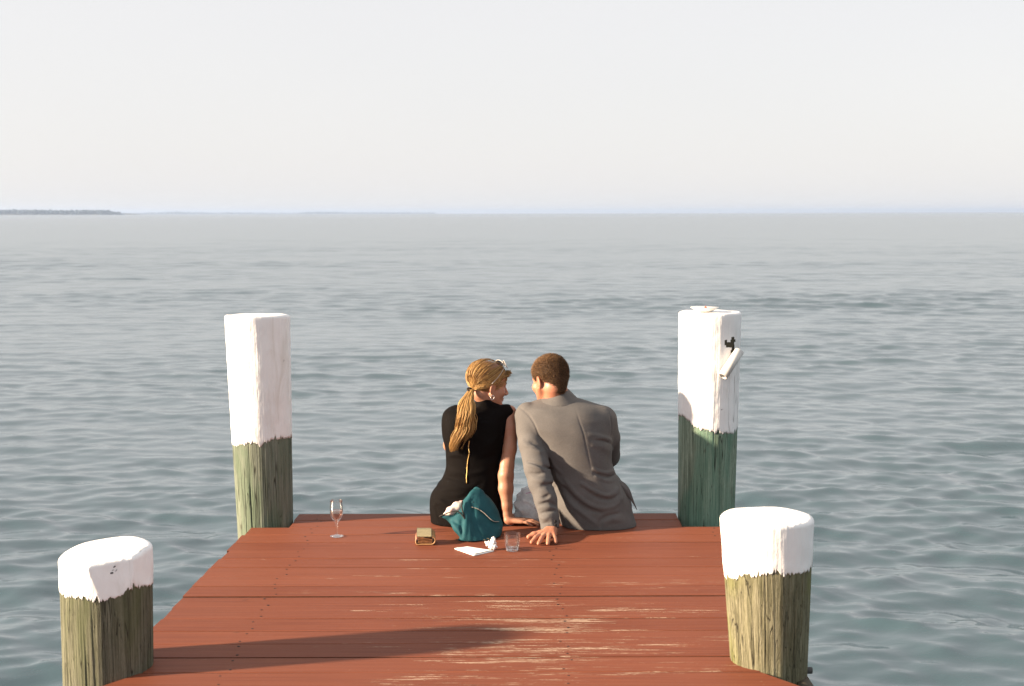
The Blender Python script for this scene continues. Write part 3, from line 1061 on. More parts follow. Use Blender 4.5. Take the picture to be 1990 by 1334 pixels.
def add_head(S, H, woman, ears=True):
    """Head volumes in head frame H (origin between the ears, chin about -0.105, crown about +0.12)."""
    M = H.M; s = H.s
    def ell(c, r, k=0.012, mode='add'):
        S.ell(H(*c), np.array(r) * s, k * s, mode, M)
    def cap(a, b, ra, rb, k=0.01, mode='add'):
        S.cap(H(*a), H(*b), ra * s, rb * s, k * s, mode)
    w = 0.96 if woman else 1.0
    ell((0, -0.016, 0.036), (0.074 * w, 0.095, 0.084))
    ell((0, 0.022, 0.030), (0.066 * w, 0.068, 0.074), 0.02)        # forehead
    ell((0, 0.030, -0.035), (0.057 * w, 0.056, 0.068), 0.02)       # middle of the face
    ell((0, 0.052, -0.088), (0.026, 0.026, 0.020 if woman else 0.024), 0.02)   # chin
    jr = 0.015 if woman else 0.019
    for sx in (-1, 1):
        cap((sx * 0.058 * w, 0.004, -0.042), (sx * 0.022, 0.056, -0.088), jr, 0.014, 0.02)
        ell((sx * 0.043 * w, 0.055, -0.030), (0.022, 0.022, 0.022), 0.02)      # cheek
        cap((sx * 0.010, 0.083, 0.014), (sx * 0.042 * w, 0.066, 0.012), 0.009, 0.008, 0.012)   # brow
        ell((sx * 0.031, 0.086, -0.004), (0.014, 0.010, 0.009), 0.008, 'sub')  # eye socket
        ell((sx * 0.031, 0.068, -0.004), (0.0125, 0.0125, 0.0125), 0.003)      # eyeball with lids
        ell((sx * 0.012, 0.096, -0.036), (0.0085, 0.009, 0.0075), 0.006)       # wing of the nose
        if ears:
            e = np.array((sx * 0.074 * w, -0.006, -0.012))
            S.ell(H(*e), np.array((0.008, 0.019, 0.031)) * s, 0.006 * s, 'add', M @ np.array(Matrix.Rotation(-0.22, 3, 'X')) @ np.array(Matrix.Rotation(sx * 0.42, 3, 'Z')))
            S.ell(H(e[0] + sx * 0.010, e[1] + 0.004, e[2] + 0.002), np.array((0.007, 0.010, 0.018)) * s, 0.004 * s, 'sub', M)
            S.ell(H(e[0] - sx * 0.002, e[1] + 0.004, e[2] - 0.029), np.array((0.006, 0.008, 0.009)) * s, 0.005 * s, 'add', M)
    cap((0, 0.086, 0.006), (0, 0.107, -0.030), 0.0075, 0.0100, 0.010)          # nose
    ell((0, 0.079, -0.060), (0.022, 0.013, 0.0085), 0.006)                     # lips
    ell((0, 0.077, -0.071), (0.019, 0.012, 0.0075), 0.006)
    cap((-0.021, 0.088, -0.0652), (0.021, 0.088, -0.0652), 0.0016, 0.0016, 0.002, 'sub')
# ------------------------------------------------------------------ the couple
def sc_hit(S, px, py, y0=5.9, y1=7.4):
    """First point of a sculpted volume along a line of sight."""
    d = ray(px, py)
    ys = np.arange(y0, y1, 0.002)
    t = ys / d.y
    X = d.x * t; Z = CAM_H + d.z * t
    I = np.round((np.stack([X, ys, Z], 1) - S.lo) / S.h).astype(int)
    ok = ((I >= 0) & (I < np.array(S.F.shape))).all(1)
    v = np.full(len(ys), 1.0); v[ok] = S.F[I[ok, 0], I[ok, 1], I[ok, 2]]
    k = np.nonzero(v < 0)[0]
    if len(k) == 0:
        return P(px, py, 6.45)
    return Vector((X[k[0]], ys[k[0]], Z[k[0]]))

def crease_px(S, pts, width, amp, push=0.0):
    q = spline([sc_hit(S, *p) + Vector((0, push, 0)) for p in pts], max(6, 3 * len(pts)))
    S.crease(q, width, amp)

def deck_clip(S, z=0.0012):
    sl, X, Y, Z = S.block((-9, -9, -9), (9, Y_FAR + 0.0, 9))
    S.F[sl] = np.maximum(S.F[sl], z - Z)

def add_hand(S, Hd, side, knz, tipz, spread=0.0, thumb=None, s=1.0, lens=(0.072, 0.080, 0.074, 0.058), midz=None, fat=1.0):
    """Flat-set hand: y to the fingers, thumb on +x * side; knuckle and tip heights given in the hand frame."""
    kx = np.array((0.029, 0.0095, -0.010, -0.028)); ky = np.array((0.086, 0.090, 0.086, 0.076))
    base = [(0.013, 0.012), (0.004, 0.010), (-0.006, 0.010), (-0.014, 0.012)]
    def pt(x, y, z): return Hd(side * x * s, y * s, z)
    S.cap(pt(-0.012, 0.0, 0), pt(0.012, 0.0, 0), 0.016 * s, 0.017 * s, 0.01)
    for i in range(4):
        z0 = 0.0
        S.cap(pt(base[i][0], base[i][1], z0), pt(kx[i], ky[i], knz), 0.0140 * s, 0.0108 * s, 0.010)
        dirx = kx[i] * (2.4 + spread * 10) + 0.004
        ln = lens[i] * s
        v = np.array((dirx, 0.30)); v /= np.linalg.norm(v)
        mz = (knz + tipz) / 2 + 0.006 if midz is None else midz
        p0 = pt(kx[i], ky[i], knz)
        p1 = pt(kx[i] + v[0] * ln * 0.52 / s, ky[i] + v[1] * ln * 0.52 / s, mz)
        p2 = pt(kx[i] + v[0] * ln / s, ky[i] + v[1] * ln / s, tipz)
        r = (0.0092, 0.0088, 0.0088, 0.0080)[i] * s * fat
        S.cap(p0, p1, r, r * 0.92, 0.004); S.cap(p1, p2, r * 0.95, r * 0.80, 0.002)
    th = thumb or [(0.014, 0.016, -0.004), (0.040, 0.048, -0.008), (0.058, 0.072, -0.014), (0.068, 0.096, -0.018)]
    S.chain([pt(*q) for q in th], [0.0150 * s, 0.0125 * s * fat, 0.0105 * s * fat, 0.0085 * s * fat], 0.010)

def floor_z(Hd, zw):
    """Height in a level hand frame of world height zw."""
    return zw - Hd.o[2]

# ================================================================== the woman
WY = 6.535
W_BASE = G(910, 1030); W_BASE.y = WY
woman = thing('person', Vector((P(910, 1030, WY).x, WY, 0)), 'woman with a blonde ponytail in a sleeveless black dress with a gold back zip', 'person', 'couple seated at the end of the dock')
WH = Frame(P(949, 749, 6.56), (0.90, 0.42, -0.16), roll=R(-3), scale=0.93)
Wlo, Whi = (P(820, 1000, WY).x, 6.33, -0.52), (P(1062, 1000, WY).x, 7.10, 0.99)

w_rows = [(790, 884, 987, 6.555, 0.048), (797, 868, 992, 6.553, 0.070), (805, 860, 992, 6.550, 0.086), (825, 858, 988, 6.545, 0.102), (845, 859, 985, 6.543, 0.106),
          (871, 865, 979, 6.540, 0.102), (904, 867, 973, 6.535, 0.095), (930, 860, 972, 6.532, 0.102), (957, 848, 976, 6.530, 0.118),
          (977, 842, 979, 6.530, 0.128), (1000, 837, 982, 6.530, 0.133), (1016, 838, 982, 6.532, 0.130), (1029, 846, 980, 6.535, 0.122), (1040, 858, 970, 6.54, 0.11)]
w_zs, w_cx, w_cy, w_ax, w_by, _ = px_section(w_rows)
hipL, hipR = P(868, 1000, WY), P(952, 1000, WY)
w_arm = [(989, 803, 6.556, 0.038), (993, 835, 6.525, 0.0345), (991, 872, 6.500, 0.0315), (985, 905, 6.480, 0.0330), (983, 924, 6.470, 0.0360),
         (983, 950, 6.462, 0.0345), (985, 984, 6.452, 0.0255), (986, 1009, 6.447, 0.0195)]
wl_arm = [(880, 806, 6.565, 0.033), (874, 838, 6.60, 0.029), (873, 866, 6.66, 0.027), (888, 888, 6.80, 0.025), (905, 905, 6.92, 0.020)]
wk = [P(885, 1000, WY) + Vector((-0.02, 0.42, 0.0)), P(935, 1000, WY) + Vector((0.02, 0.43, 0.0))]

S = Sculpt(Wlo, Whi, 0.0035)
S.loft(w_zs, w_cx, w_cy, w_ax, w_by, 2.2, 0.02, grow=-0.012)
S.chain([P(x, y, d) for x, y, d, r in w_arm], [r for *_, r in w_arm], 0.022)
S.chain([P(x, y, d) for x, y, d, r in wl_arm], [r for *_, r in wl_arm], 0.022)
S.ell(P(983, 923, 6.447), (0.016, 0.014, 0.017), 0.012)                        # elbow
S.chain([P(945, 800, 6.557), P(947, 778, 6.557), WH(0, -0.030, -0.045)], [0.060, 0.047, 0.045], 0.02)
add_head(S, WH, True)
for q, kx in zip(wk, (-1, 1)):
    knee = Vector((q.x, q.y, 0.075))
    S.cap((q.x, WY + 0.05, 0.085), knee, 0.074, 0.056, 0.02)
    S.chain([knee, Vector((q.x, q.y + 0.03, -0.10)), Vector((q.x, q.y, -0.40))], [0.052, 0.050, 0.034], 0.02)
    S.chain([Vector((q.x, q.y, -0.42)), Vector((q.x, q.y + 0.07, -0.455)), Vector((q.x, q.y + 0.13, -0.475))], [0.034, 0.030, 0.020], 0.015)
Hd = Frame(P(986, 1011, 6.446), (1.0, -0.10, 0.0), scale=1.0)
add_hand(S, Hd, -1, floor_z(Hd, 0.026), floor_z(Hd, 0.010), 0.05, s=0.90,
         thumb=[(0.012, 0.012, -0.010), (0.036, 0.040, -0.016), (0.050, 0.062, -0.022), (0.058, 0.082, floor_z(Hd, 0.010))])
S.cap(P(986, 1000, 6.449), Hd(0.0, 0.012, -0.004), 0.0205, 0.019, 0.012)
deck_clip(S)
V, Q = S.surface()
W_SKIN = skin_mat('skin_woman', (0.35, 0.180, 0.115), (0.36, 0.155, 0.095), (0.28, 0.125, 0.076))
link('body', mesh_np('woman_body', V, quads=Q), W_SKIN, woman)

# dress
D = Sculpt((Wlo[0], Wlo[1], -0.16), (P(1010, 1000, WY).x, 7.06, 0.78), 0.0035)
D.loft(w_zs, w_cx, w_cy, w_ax, w_by, 2.2, 0.02)
cz, ccx, ccy, cax, cby, _ = px_section([(774, 924, 968, 6.557, 0.052), (781, 922, 970, 6.557, 0.054), (789, 916, 976, 6.557, 0.058), (799, 900, 988, 6.555, 0.064)])
D.loft(cz, ccx, ccy, cax, cby, 2.0, 0.012)
for (x, y, d, r) in (w_arm[0], wl_arm[0]):                    # shoulder caps of the sleeveless cut
    D.ell(P(x + (-3 if x > 930 else 2), y - 1, d), (0.040, 0.044, 0.036), 0.02)
for q in wk:
    D.chain([Vector((q.x, WY, 0.095)), Vector((q.x, WY + 0.25, 0.088)), Vector((q.x, q.y + 0.01, 0.078))], [0.100, 0.086, 0.068], 0.03)
S2 = D
# armholes: cut back from the arms
D.cap(P(1000, 806, 6.54), P(1004, 850, 6.51), 0.016, 0.020, 0.006, 'sub')
D.cap(P(854, 838, 6.62), P(856, 872, 6.68), 0.014, 0.018, 0.006, 'sub')
crease_px(D, [(868, 888), (885, 884), (900, 886)], 0.010, 0.0055)
crease_px(D, [(866, 912), (890, 918), (915, 921), (945, 915)], 0.011, 0.0060)
crease_px(D, [(864, 926), (885, 930), (905, 936)], 0.010, -0.0050)
crease_px(D, [(849, 955), (870, 950), (895, 949), (925, 946)], 0.012, 0.0060)
crease_px(D, [(852, 968), (880, 972), (910, 962), (935, 940)], 0.013, -0.0055)
crease_px(D, [(842, 985), (855, 975), (868, 985), (885, 1000)], 0.011, 0.0050)
crease_px(D, [(843, 965), (846, 985), (855, 1010), (872, 1026)], 0.008, -0.0065)
crease_px(D, [(966, 850), (950, 862), (935, 868)], 0.012, 0.0050)
crease_px(D, [(970, 880), (950, 890), (930, 893)], 0.012, -0.0045)
crease_px(D, [(975, 905), (960, 925), (945, 935)], 0.012, 0.0045)
crease_px(D, [(892, 812), (886, 840), (882, 870)], 0.016, -0.004)
D.wave((-9, -9, -9), (9, 9, 9), lambda X, Y, Z: 0.0012 * np.sin(38 * X + 22 * Z) * np.sin(31 * Z - 17 * X + 9 * Y) + 0.0008 * np.sin(70 * Z + 30 * X))
deck_clip(D)
V, Q = D.surface()
t = NT('black_dress')
fz = t.noise(t.pos(), 420.0, 2.0, 0.5)
t.bsdf((0.0040, 0.0031, 0.0029), 0.80, 0.07, t.bump(fz, 0.2, 0.001))
dress = link('dress', mesh_np('dress', V, quads=Q), t.m, woman)
# zip
zp = [(912, 857), (910.5, 870), (912, 880), (909.5, 893), (908, 905), (907.5, 918), (906.5, 930), (907, 940)]
zq = spline([sc_hit(D, *p) + Vector((0, -0.002, 0)) for p in zp], 40)
V, Q = tube_np(zq, 0.0023, 6)
GOLD = NT('brass'); GOLD.bsdf((0.75, 0.52, 0.20), 0.32, 0.5, None, Metallic=1.0); GOLD = GOLD.m
link('zipper', mesh_np('zipper', V, quads=Q), GOLD, dress)

# hair: combed back from the face to a tie, then a long wavy tail
W_HAIR = hair_mat('blonde_hair', (0.075, 0.036, 0.013, 1), (0.30, 0.165, 0.055, 1), (0.68, 0.46, 0.19, 1), 0.5)
tie_px = (915, 757)
tieW = P(tie_px[0], tie_px[1], 6.50)
tl = WH.local(np.array(tieW))
hv, hq, hl = [], [], []
EC = np.array((0, -0.016, 0.036)); ER = np.array((0.0740, 0.098, 0.087))
rg = np.random.default_rng(5)
def unit(v):
    v = np.asarray(v, dtype=float)
    return v / np.linalg.norm(v)
u1 = unit((tl - EC) / ER)
def lock_path(u0, lift, n=12):
    w = math.acos(float(np.clip(u0 @ u1, -1, 1)))
    ts = np.linspace(0, 1, n)
    out = []
    for tt in ts:
        u = (math.sin((1 - tt) * w) * u0 + math.sin(tt * w) * u1) / max(math.sin(w), 1e-5)
        sc = 1.035 + lift * math.sin(min(1, tt * 1.25 + 0.12) * math.pi) ** 0.7
        p = EC + u * ER * sc
        if tt > 0.85:
            f = (tt - 0.85) / 0.15
            p = p * (1 - 0.55 * f) + tl * 0.55 * f
        out.append(p)
    return np.array(out)
def add_lock(path, rad, n, val, flat=0.55):
    V, Q = tube_np(path, rad, n, flat=flat)
    hv.append(V); hq.append(Q); hl.append(np.full(len(V), val))
starts = []
for _ in range(1500):
    side = rg.choice((-1, 1)) if rg.random() > 0.66 else 1
    q = rg.random()
    # along the hairline: forehead, temple, over the ear, nape
    pts = np.array([(0.0, 0.74, 0.68), (0.45, 0.72, 0.50), (0.78, 0.56, 0.14), (0.90, 0.26, -0.14), (0.93, -0.16, -0.34), (0.72, -0.52, -0.60), (0.25, -0.70, -0.78)])
    k = q * (len(pts) - 1); i = int(k); f = k - i
    u0 = pts[i] * (1 - f) + pts[min(i + 1, len(pts) - 1)] * f
    u0 = unit(u0 + rg.normal(0, 0.04, 3)) * np.array((side, 1, 1))
    starts.append((u0, q))
for j in range(260):                                          # crown, so that no scalp shows
    u0 = unit(rg.normal(0, 1, 3) * np.array((0.9, 0.7, 0.5)) + np.array((0.15, 0.05, 0.75)))
    starts.append((u0, 0.1))
for u0, q in starts:
    top = max(0.0, u0[2])
    lf = rg.uniform(0.015, 0.07) + 0.05 * top
    path = WH.pts(lock_path(u0, lf))
    path = path + rg.normal(0, 0.0006, path.shape)
    r0 = rg.uniform(0.0007, 0.0017)
    rad = r0 * np.array([0.5, 0.9, 1, 1, 1, 1, 1, 1, 1, 0.95, 0.85, 0.7])
    v = np.clip(rg.normal(0.42 if q < 0.35 else 0.5, 0.24), 0, 1)
    add_lock(path, rad, 5, v)
# swept front above the forehead
for _ in range(70):
    a0 = np.array((rg.uniform(-0.02, 0.04), 0.070 + rg.normal(0, 0.004), 0.060 + rg.normal(0, 0.006)))
    a1 = a0 + np.array((0.012, 0.024, 0.018)) + rg.normal(0, 0.003, 3)
    a2 = np.array((0.045, 0.066, 0.055)) + rg.normal(0, 0.005, 3)
    a3 = np.array((0.064, 0.028, 0.040)) + rg.normal(0, 0.006, 3)
    add_lock(WH.pts(spline([a0, a1, a2, a3], 10)), rg.uniform(0.0016, 0.003), 5, np.clip(rg.normal(0.28, 0.16), 0, 1))
# tail
spx = [(916, 757, 6.50), (911, 768, 6.475), (906, 785, 6.445), (907, 803, 6.425), (905, 822, 6.418), (899, 843, 6.420), (891, 862, 6.424), (886, 876, 6.428)]
sp = spline([P(*q) for q in spx], 40)
width = smooth_interp(np.linspace(0, 1, 40), [0, 0.1, 0.3, 0.5, 0.7, 0.85, 1.0], [0.013, 0.019, 0.034, 0.042, 0.046, 0.040, 0.022])
for j in range(520):
    ang = rg.uniform(0, 2 * math.pi); rr = math.sqrt(rg.random())
    lobe = rg.random()
    tt = np.linspace(0, 1, 40)
    cl = int(rg.integers(0, 7))                               # clumps wave together
    cr_ = np.random.default_rng(100 + cl)
    ph, fq, am = cr_.uniform(0, 6.3) + rg.normal(0, 0.7), cr_.uniform(1.4, 2.3), cr_.uniform(0.006, 0.013)
    ang = cl * 2 * math.pi / 7 + rg.normal(0, 0.5)
    k1 = np.clip(tt * 3.0, 0, 1)
    ox = width * rr * math.cos(ang) + am * np.sin(2 * math.pi * fq * tt + ph) * k1 + rg.normal(0, 0.0012) * tt
    oy = width * 0.62 * rr * math.sin(ang) + am * 0.7 * np.cos(2 * math.pi * fq * tt + ph) * k1
    if math.cos(ang) > 0.15:                                  # right-hand locks end sooner and swing out
        ox = ox + 0.009 * tt ** 2
        ends = int(rg.integers(26, 36))
    else:
        ends = 40 if rg.random() < 0.6 else int(rg.integers(28, 40))
    path = (sp + np.stack([ox, oy, 0.3 * ox * tt], 1))[:ends]
    r0 = rg.uniform(0.0007, 0.0019)
    n_ = len(path)
    rad = r0 * np.clip(np.minimum(1.0, (n_ - np.arange(n_)) / 10.0), 0.10, 1)
    add_lock(path, rad, 5, np.clip(cr_.uniform(0.40, 0.72) + rg.normal(0, 0.15), 0, 1), 0.6)
for j in range(46):                                           # stray hairs
    tt = np.linspace(0, 1, 40)
    am = rg.uniform(0.004, 0.011); fq = rg.uniform(0.8, 1.8); ph = rg.uniform(0, 6.3)
    ox = width * np.clip(rg.normal(0, 0.55), -1, 0.8) * tt ** 0.5 + am * np.sin(2 * math.pi * fq * tt + ph) * tt
    path = (sp + np.stack([ox, -0.01 * tt + am * np.cos(5 * tt + ph) * tt, 0 * ox], 1))[:int(rg.integers(18, 40))]
    add_lock(path, np.linspace(0.0011, 0.0004, len(path)), 4, np.clip(rg.normal(0.6, 0.2), 0, 1), 0.8)
V, Q = join_np(list(zip(hv, hq)))
me = mesh_np('hair', V, quads=Q)
set_lock(me, np.concatenate(hl))
hair = link('hair', me, W_HAIR, woman)
a = np.arange(20) * 2 * math.pi / 20
tie_c = np.array(P(914.5, 758.5, 6.495))
ring = tie_c + 0.0145 * np.stack([np.cos(a), 0.6 * np.sin(a) + 0.1 * np.cos(a), -0.35 * np.cos(a) + 0.5 * np.sin(a)], 1)
V, Q = tube_np(ring, 0.0040, 8, closed=True)
link('hair_tie', mesh_np('hair_tie', V, quads=Q), simple_mat('dark_elastic', (0.03, 0.022, 0.016), 0.8, 0.2, bump=0), hair)
# ear ring, lips, brow
SILVER = NT('silver'); SILVER.bsdf((0.85, 0.83, 0.80), 0.18, 0.5, None, Metallic=1.0); SILVER = SILVER.m
ec = np.array((0.0735, -0.004, -0.058))
ring = WH.pts(ec + 0.009 * np.stack([0.25 * np.cos(a), np.cos(a), np.sin(a) * 1.2], 1))
V, Q = tube_np(ring, 0.0014, 6, closed=True)
link('earring', mesh_np('earring', V, quads=Q), SILVER, woman)
def face_bits(H, parent, lipcol, browcol):
    V1 = lathe_np([(0.0001, -1), (0.5, -0.8), (0.9, -0.4), (1, 0), (0.9, 0.4), (0.5, 0.8), (0.0001, 1)], (0, 0, 0), 14)
    def blob(c, r): return (H.pts(np.array(c) + V1[0] * np.array(r)), V1[1])
    V, Q = join_np([blob((0, 0.0815, -0.0605), (0.0205, 0.0115, 0.0050)), blob((0, 0.0800, -0.0700), (0.0180, 0.0110, 0.0055))])
    link('lips', mesh_np('lips', V, quads=Q), simple_mat('lips', lipcol, 0.45, 0.4, 0.1, 80, 0), parent)
    for sx in (-1, 1):
        q = H.pts(spline([(sx * 0.012, 0.0925, 0.0165), (sx * 0.030, 0.0845, 0.0215), (sx * 0.048, 0.0665, 0.0160)], 8))
        V, Q = tube_np(q, [0.002, 0.003, 0.0032, 0.003, 0.003, 0.0026, 0.002, 0.0012], 6)
        link('eyebrow', mesh_np('eyebrow', V, quads=Q), simple_mat('brow', browcol, 0.8, 0.2, 0.2, 200, 0), parent)
        V, Q = lathe_np([(0.0001, 0.0130), (0.004, 0.0124), (0.0068, 0.0110), (0.0085, 0.0090)], (0, 0, 0), 16)
        e = np.array((sx * 0.031, 0.0665, -0.004))
        W = np.stack([V[:, 0] * 1.25, V[:, 2] + 0.0010, V[:, 1] * 0.62], 1) + e
        eye = link('eye', mesh_np('eye', H.pts(W), quads=Q), EYE_WHITE, parent)
        V, Q = lathe_np([(0.0001, 0.0146), (0.003, 0.0143), (0.0043, 0.0130)], (0, 0, 0), 14)
        W = np.stack([V[:, 0], V[:, 2], V[:, 1] * 0.9], 1) + e
        link('iris', mesh_np('iris', H.pts(W), quads=Q), EYE_DARK, eye)
EYE_WHITE = simple_mat('eye_white', (0.72, 0.70, 0.68), 0.25, 0.5, 0.02, 50, 0)
EYE_DARK = simple_mat('iris', (0.05, 0.06, 0.05), 0.2, 0.5, 0.3, 900, 0)
face_bits(WH, woman, (0.34, 0.10, 0.085), (0.12, 0.07, 0.035))

# sunglasses pushed up on her hair
sg = thing('sunglasses', Vector(WH(0.0, 0.06, 0.12)), 'white framed sunglasses with dark lenses pushed up on the blonde hair', 'sunglasses')
WHITE_PL = simple_mat('white_plastic', (0.50, 0.47, 0.43), 0.3, 0.5, 0.03, 30, 0)
t = NT('dark_lens'); t.bsdf((0.012, 0.014, 0.022), 0.06, 0.6); LENS = t.m
SGF = Frame(WH(0.0, 0.066, 0.112), WH.M @ np.array((0.0, 0.80, 0.60)), up=WH.M @ np.array((0.0, -0.6, 0.8)), scale=0.93)
th = np.arange(24) * 2 * math.pi / 24
fr = []
for sx in (-1, 1):
    c = np.array((sx * 0.033, 0.012 - 0.006, 0.004))
    yy = -0.10 * (np.abs(c[0] + 0.029 * np.cos(th)) / 0.062) ** 2 * 0.16
    loop = np.stack([c[0] + 0.029 * np.cos(th), c[1] + yy, c[2] + 0.021 * np.sin(th) * (1 + 0.12 * np.cos(th) * sx)], 1)
    fr.append(tube_np(SGF.pts(loop), 0.0015, 6, closed=True))
    rings_ = [loop * np.array((1, 1, 1)), c + (loop - c) * 0.5, c + (loop - c) * 0.02]
    LV = np.concatenate([SGF.pts(r_) for r_ in rings_]); n_ = 24
    LQ = [(i * n_ + j, i * n_ + (j + 1) % n_, (i + 1) * n_ + (j + 1) % n_, (i + 1) * n_ + j) for i in range(2) for j in range(n_)]
    LV2 = LV + np.array(SGF.M[:, 1]) * 0.0016
    LL = join_np([(LV, np.array(LQ)), (LV2, np.array(LQ)[:, ::-1])])
    link('lens', mesh_np('lens', LL[0], quads=LL[1]), LENS, sg)
fr.append(tube_np(SGF.pts(spline([(-0.007, 0.006, 0.008), (0, 0.008, 0.010), (0.007, 0.006, 0.008)], 6)), 0.0022, 6))
V, Q = join_np(fr)
link('frame', mesh_np('frame', V, quads=Q), WHITE_PL, sg)
for sx in (-1, 1):
    hinge = WH.local(SGF(sx * 0.062, -0.010, 0.006))
    mid = np.array((sx * 0.0815, 0.012, 0.048)); tip = np.array((sx * 0.0835, -0.020, 0.010))
    V, Q = tube_np(WH.pts(spline([hinge, mid, tip], 12)), [0.0012] * 8 + [0.0013, 0.0016, 0.0016, 0.0012], 6)
    link('temple_arm', mesh_np('temple_arm', V, quads=Q), WHITE_PL, sg)

# ================================================================== the man
MY = 6.50
man = thing('person', Vector((P(1165, 1035, MY).x, MY, 0)), 'man with cropped brown hair in a grey suit jacket, hand propped on the boards', 'person', 'couple seated at the end of the dock')
MH = Frame(P(1068, 739, 6.52), (-0.62, 0.78, -0.22), roll=R(4), scale=0.94)
m_rows = [(774, 1052, 1124, 6.515, 0.060), (782, 1032, 1148, 6.510, 0.085), (790, 1012, 1171, 6.505, 0.106), (802, 1006, 1182, 6.500, 0.124), (825, 1010, 1189, 6.495, 0.138),
          (845, 1026, 1190, 6.493, 0.142), (871, 1044, 1189, 6.492, 0.143), (904, 1060, 1191, 6.492, 0.142), (924, 1067, 1198, 6.492, 0.144),
          (950, 1073, 1213, 6.492, 0.150), (977, 1078, 1224, 6.494, 0.157), (1003, 1085, 1232, 6.498, 0.163), (1019, 1090, 1237, 6.50, 0.165), (1031, 1093, 1236, 6.50, 0.163), (1046, 1096, 1232, 6.50, 0.16)]
mz, mcx, mcy, max_, mby, _ = px_section(m_rows)
m_arm = [(1026, 808, 6.485, 0.062), (1029, 835, 6.455, 0.062), (1034, 865, 6.415, 0.060), (1044, 911, 6.345, 0.0580), (1051, 940, 6.315, 0.0560),
         (1060, 970, 6.290, 0.0510), (1067, 1004, 6.262, 0.0445), (1070, 1034, 6.240, 0.0400)]
mr_arm = [(1172, 816, 6.49, 0.064), (1180, 850, 6.56, 0.060), (1182, 885, 6.68, 0.056), (1168, 905, 6.82, 0.048), (1140, 915, 6.95, 0.040)]
Mlo = (P(1008, 900, 6.4).x - 0.06, 5.98, -0.50); Mhi = (P(1246, 1000, MY).x + 0.03, 7.16, 0.99)
mk = [P(1125, 1000, MY) + Vector((-0.02, 0.47, 0)), P(1184, 1000, MY) + Vector((0.02, 0.47, 0))]

S = Sculpt(Mlo, Mhi, 0.0035)
S.loft(mz, mcx, mcy, max_, mby, 2.2, 0.008, grow=-0.036, twist=0.24)
S.chain([P(x, y, d) for x, y, d, r in m_arm], [0.034, 0.036, 0.036, 0.036, 0.036, 0.034, 0.030, 0.027], 0.008)
S.chain([P(x, y, d) for x, y, d, r in mr_arm], [r - 0.026 for *_, r in mr_arm], 0.008)
S.chain([P(1084, 800, 6.51), P(1081, 775, 6.515), MH(0, -0.034, -0.040)], [0.066, 0.060, 0.058], 0.02)
add_head(S, MH, False)
Hd = Frame(P(1071, 1030, 6.215), (-0.24, -1.0, 0.0), scale=1.0)
add_hand(S, Hd, 1, floor_z(Hd, 0.030), floor_z(Hd, 0.0085), 0.16, s=1.03, fat=1.22, lens=(0.066, 0.074, 0.069, 0.056), midz=floor_z(Hd, 0.024),
         thumb=[(0.014, 0.010, -0.006), (0.042, 0.030, -0.014), (0.066, 0.046, floor_z(Hd, 0.018)), (0.086, 0.062, floor_z(Hd, 0.0105))])
Hd2 = Frame(P(1140, 915, 6.95), (-0.9, 0.3, -0.2))
add_hand(S, Hd2, 1, -0.01, -0.035, 0.0, s=1.0)
for q in mk:
    S.chain([Vector((q.x, q.y + 0.01, 0.07)), Vector((q.x, q.y + 0.03, -0.15)), Vector((q.x, q.y, -0.42))], [0.05, 0.045, 0.035], 0.02)
deck_clip(S)
V, Q = S.surface()
M_SKIN = skin_mat('skin_man', (0.37, 0.175, 0.108), (0.39, 0.150, 0.088), (0.30, 0.120, 0.072))
link('body', mesh_np('man_body', V, quads=Q), M_SKIN, man)
face_bits(MH, man, (0.33, 0.13, 0.10), (0.09, 0.055, 0.03))

# trousers
def suit_mat(name, a, b):
    t = NT(name)
    p = t.pos()
    w1 = t.noise(t.scale(p, (900, 900, 120)), 1.0, 2.0, 0.5)
    w2 = t.noise(t.scale(p, (120, 120, 900)), 1.0, 2.0, 0.5)
    w = t.math('ADD', t.math('MULTIPLY', w1, 0.5), t.math('MULTIPLY', w2, 0.5))
    big = t.noise(p, 9.0, 3.0, 0.5)
    f = t.math('ADD', t.math('MULTIPLY', w, 0.7), t.math('MULTIPLY', big, 0.3))
    c = t.ramp(f, [(0.36, a), (0.64, b)])
    fine = t.noise(t.scale(p, (30, 30, 75)), 1.0, 4.0, 0.6, 0.5)
    n = t.bump(fine, 0.14, 0.006, t.bump(w, 0.10, 0.001))
    t.bsdf(c, 0.85, 0.15, n)
    return t.m
SUIT = suit_mat('grey_wool', (0.084, 0.080, 0.078), (0.126, 0.120, 0.117))
T = Sculpt((Mlo[0], 6.3, -0.46), (Mhi[0], 7.12, 0.30), 0.005)
for q in mk:
    T.chain([Vector((q.x, MY - 0.02, 0.085)), Vector((q.x, MY + 0.25, 0.085)), Vector((q.x, q.y, 0.080))], [0.084, 0.084, 0.076], 0.03)
    T.chain([Vector((q.x, q.y, 0.075)), Vector((q.x, q.y + 0.03, -0.12)), Vector((q.x, q.y, -0.40))], [0.074, 0.066, 0.056], 0.02)
T.wave((-9, -9, -9), (9, 9, 9), lambda X, Y, Z: 0.002 * np.sin(40 * Y + 25 * Z) * np.sin(30 * Z + 12 * X))
deck_clip(T)
V, Q = T.surface()
link('trousers', mesh_np('trousers', V, quads=Q), SUIT, man)
BLACK = simple_mat('black_leather', (0.018, 0.014, 0.012), 0.4, 0.4, 0.2, 60, 0.1)
for q in mk:
    B = Sculpt((q.x - 0.07, q.y - 0.09, -0.56), (q.x + 0.07, q.y + 0.24, -0.40), 0.005)
    B.chain([Vector((q.x, q.y - 0.02, -0.47)), Vector((q.x, q.y + 0.09, -0.485)), Vector((q.x, q.y + 0.17, -0.50))], [0.046, 0.044, 0.036], 0.02)
    B.plane((0, 0, -0.525), (0, 0, -1))
    V, Q = B.surface()
    link('shoe', mesh_np('shoe', V, quads=Q), BLACK, man)

